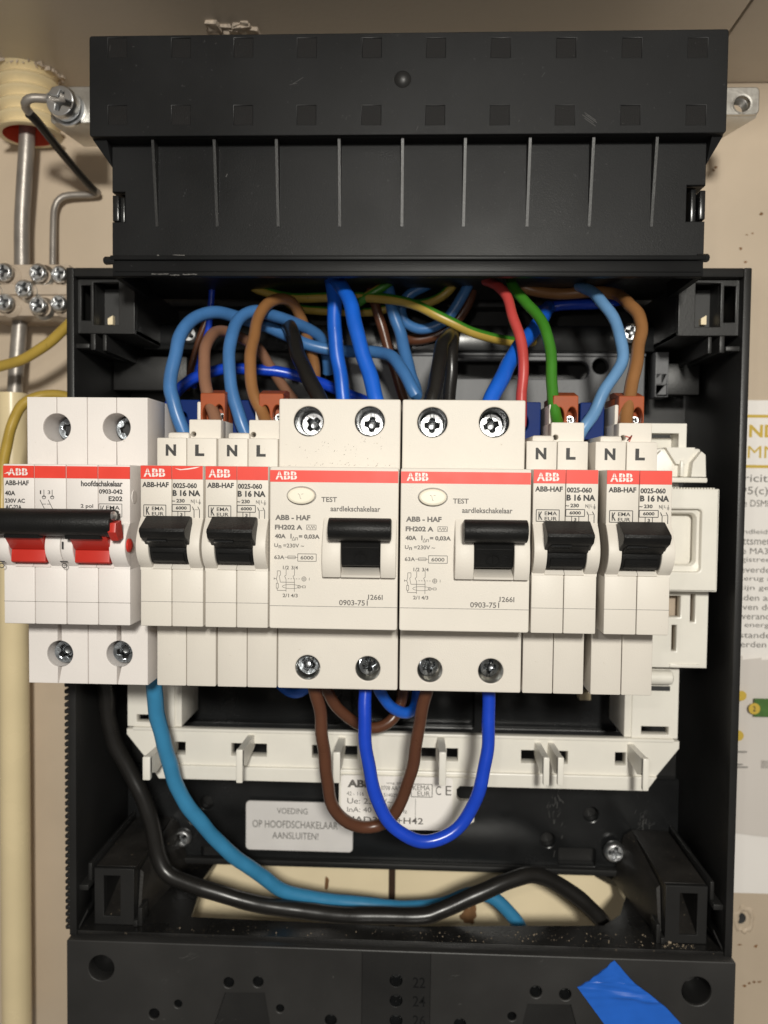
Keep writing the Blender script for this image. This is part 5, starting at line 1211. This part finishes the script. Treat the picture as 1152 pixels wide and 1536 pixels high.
o = b.build("scratch", M['faintscuff'], low, recalc=False); o['kind'] = 'stuff'
# crumbs of plaster on the floor and feet
b = MB(); rnd = random.Random(11)
def crumb(x, y, z, s_):
    b.hull([(x + dx * s_ * rnd.uniform(.5, 1), y + dy * s_ * rnd.uniform(.5, 1), z + dz * s_) for dx in (-1, 1) for dy in (-1, 1) for dz in (0, rnd.uniform(.4, 1.2))])
for i in range(260):
    px = rnd.uniform(600, 1000) if rnd.random() < 0.8 else rnd.uniform(240, 600)
    p = Wz(px, rnd.uniform(1394, 1416) + (px - 600) * 0.02, fl_z)
    if DE + 1.5 < p.y < DE + 14: crumb(p.x, p.y, fl_z - 0.02, rnd.choice((.06, .08, .10, .13, .24)))
for i in range(60): crumb(rnd.uniform(90, 101), DE + 4 + rnd.uniform(-2, 0.8), fl_z - 0.02, rnd.choice((.06, .09, .12, .2)))
p = Wz(1002, 1413, fl_z)
for i in range(6): crumb(p.x + rnd.uniform(-1.2, 1.2), p.y + rnd.uniform(-.6, .6), fl_z, rnd.uniform(.4, .9))
o = b.build("plaster_dust", M['crumb'], loc=(40, 60, fl_z)); tag(o, "pale plaster crumbs scattered on the floor of the black box", "dust", kind='stuff')

# ================================================================== LEAFLETS on the wall, right
t = thing("leaflet", "white printed leaflet with yellow heading behind the right side of the box", "leaflet", W(1130, 800, WALL))
D = WALL - 0.6
x0, z1 = pz(1085, 600, D); z0 = atz(1340, D, 1130)
b = MB(); b.box(x0, x0 + 120, D, D + 0.3, z0, z1); b.build("sheet", M['paper'], t)
y = D - 0.08; lx = lambda px, py=700: atx(px, D, py); lz = lambda py: atz(py, D, 1130)
b = MB(); b.box(x0 + 1, x0 + 110, y, y + 0.05, lz(626.5), lz(622)); b.box(x0 + 1, x0 + 110, y, y + 0.05, lz(702), lz(697.5)); b.build("heading_rule", M['gold'], t)
b = MB(); cw = 2.0
b.text("ND", lx(1122), lx(1166), lz(656), lz(637), y, bold=0.03); b.text("MM", lx(1121), lx(1166), lz(687), lz(669), y, bold=0.0); b.build("heading_lettering", M['gold'], t, recalc=False)
b = MB()
rows = [("riciteit", 1117, 1176, 723, 712, .0), ("95(c)/", 1112, 1160, 745, 730, .0), ("de DSMR", 1110, 1160, 760, 750, .0)]
for s_, a, c, e, f_, bo in rows: b.text(s_, lx(a), lx(c), lz(e), lz(f_), y, bold=bo)
body = ["ndleiding", "ttsmeter", "e MA304", "gistreert", "everde e", "terug als", "zijn gele", "nden aan", "even dez", "everancie", "e energie", "rstanden", "derden o"]
for i, s_ in enumerate(body):
    yy = 794 + i * 14.0
    b.text(s_, lx(1118 - i * 0.7), lx(1172), lz(yy + 9), lz(yy), y, bold=0.0)
b.build("body_text", M['inkgrey'], t, recalc=False)
t = thing("booklet", "curled pale page with yellow dots and a green picture below the leaflet text", "leaflet", W(1130, 1120, WALL))
D = WALL - 3; b = MB(); n = 14; x0, z1 = pz(1088, 988, D); z0 = atz(1255, D, 1140)
P0 = []
for i in range(n + 1):
    u = i / n; xx = x0 + 100 * u
    P0.append((xx, D + 1.2 - 2.2 * sin(pi * min(1, u * 2.2)) if u < 0.45 else D + 1.2, 2.0 * math.exp(-u * 9)))
for (a, c) in zip(P0, P0[1:]):
    b.bm.faces.new([b.bm.verts.new(v) for v in ((a[0], a[1], z0 + a[2]), (c[0], c[1], z0 + c[2] - 0.0), (c[0], c[1] + 0.6, z1 + c[2] * 1.2), (a[0], a[1] + 0.6, z1 + a[2] * 0.2 - 1.5 * math.exp(-(a[0] - x0) / 9)))])
bmesh.ops.remove_doubles(b.bm, verts=b.bm.verts, dist=0.01); b.build("page", M['paper2'], t, recalc=False)
y = D - 2.2; lx = lambda px, py=1080: atx(px, y, py); lz = lambda py: atz(py, y, 1130)
b = MB()
for px, py, r in ((1131, 1063, 8.5), (1111, 1044, 7.5), (1108, 1104, 8)): b.plate([circle(lx(px), lz(py), px2mm(r, y), n=24)], y - 0.1, y - 0.02)
b.build("number_dot", M['gold'], t)
b = MB(); b.text("2", lx(1129), lx(1133), lz(1067), lz(1059), y - 0.15, bold=0.02); b.build("dot_number", M['ink'], t, recalc=False)
b = MB(); b.box(lx(1131), lx(1200), y + 0.0, y + 0.5, lz(1075), lz(1048)); b.build("green_picture", M['greenp'], t)
b = MB()
for a, c, e in ((1106, 1122, 1128), (1106, 1116, 1147), (1108, 1124, 1151)): b.quad(lx(a), lx(c), lz(e + 1.2), lz(e - 1.2), y - 0.02)
for i in range(5): b.quad(lx(1146 + i * 2), lx(1147 + i * 2), lz(1152), lz(1140), y - 0.02)
b.build("fine_print", M['inkfaint'], t, recalc=False)
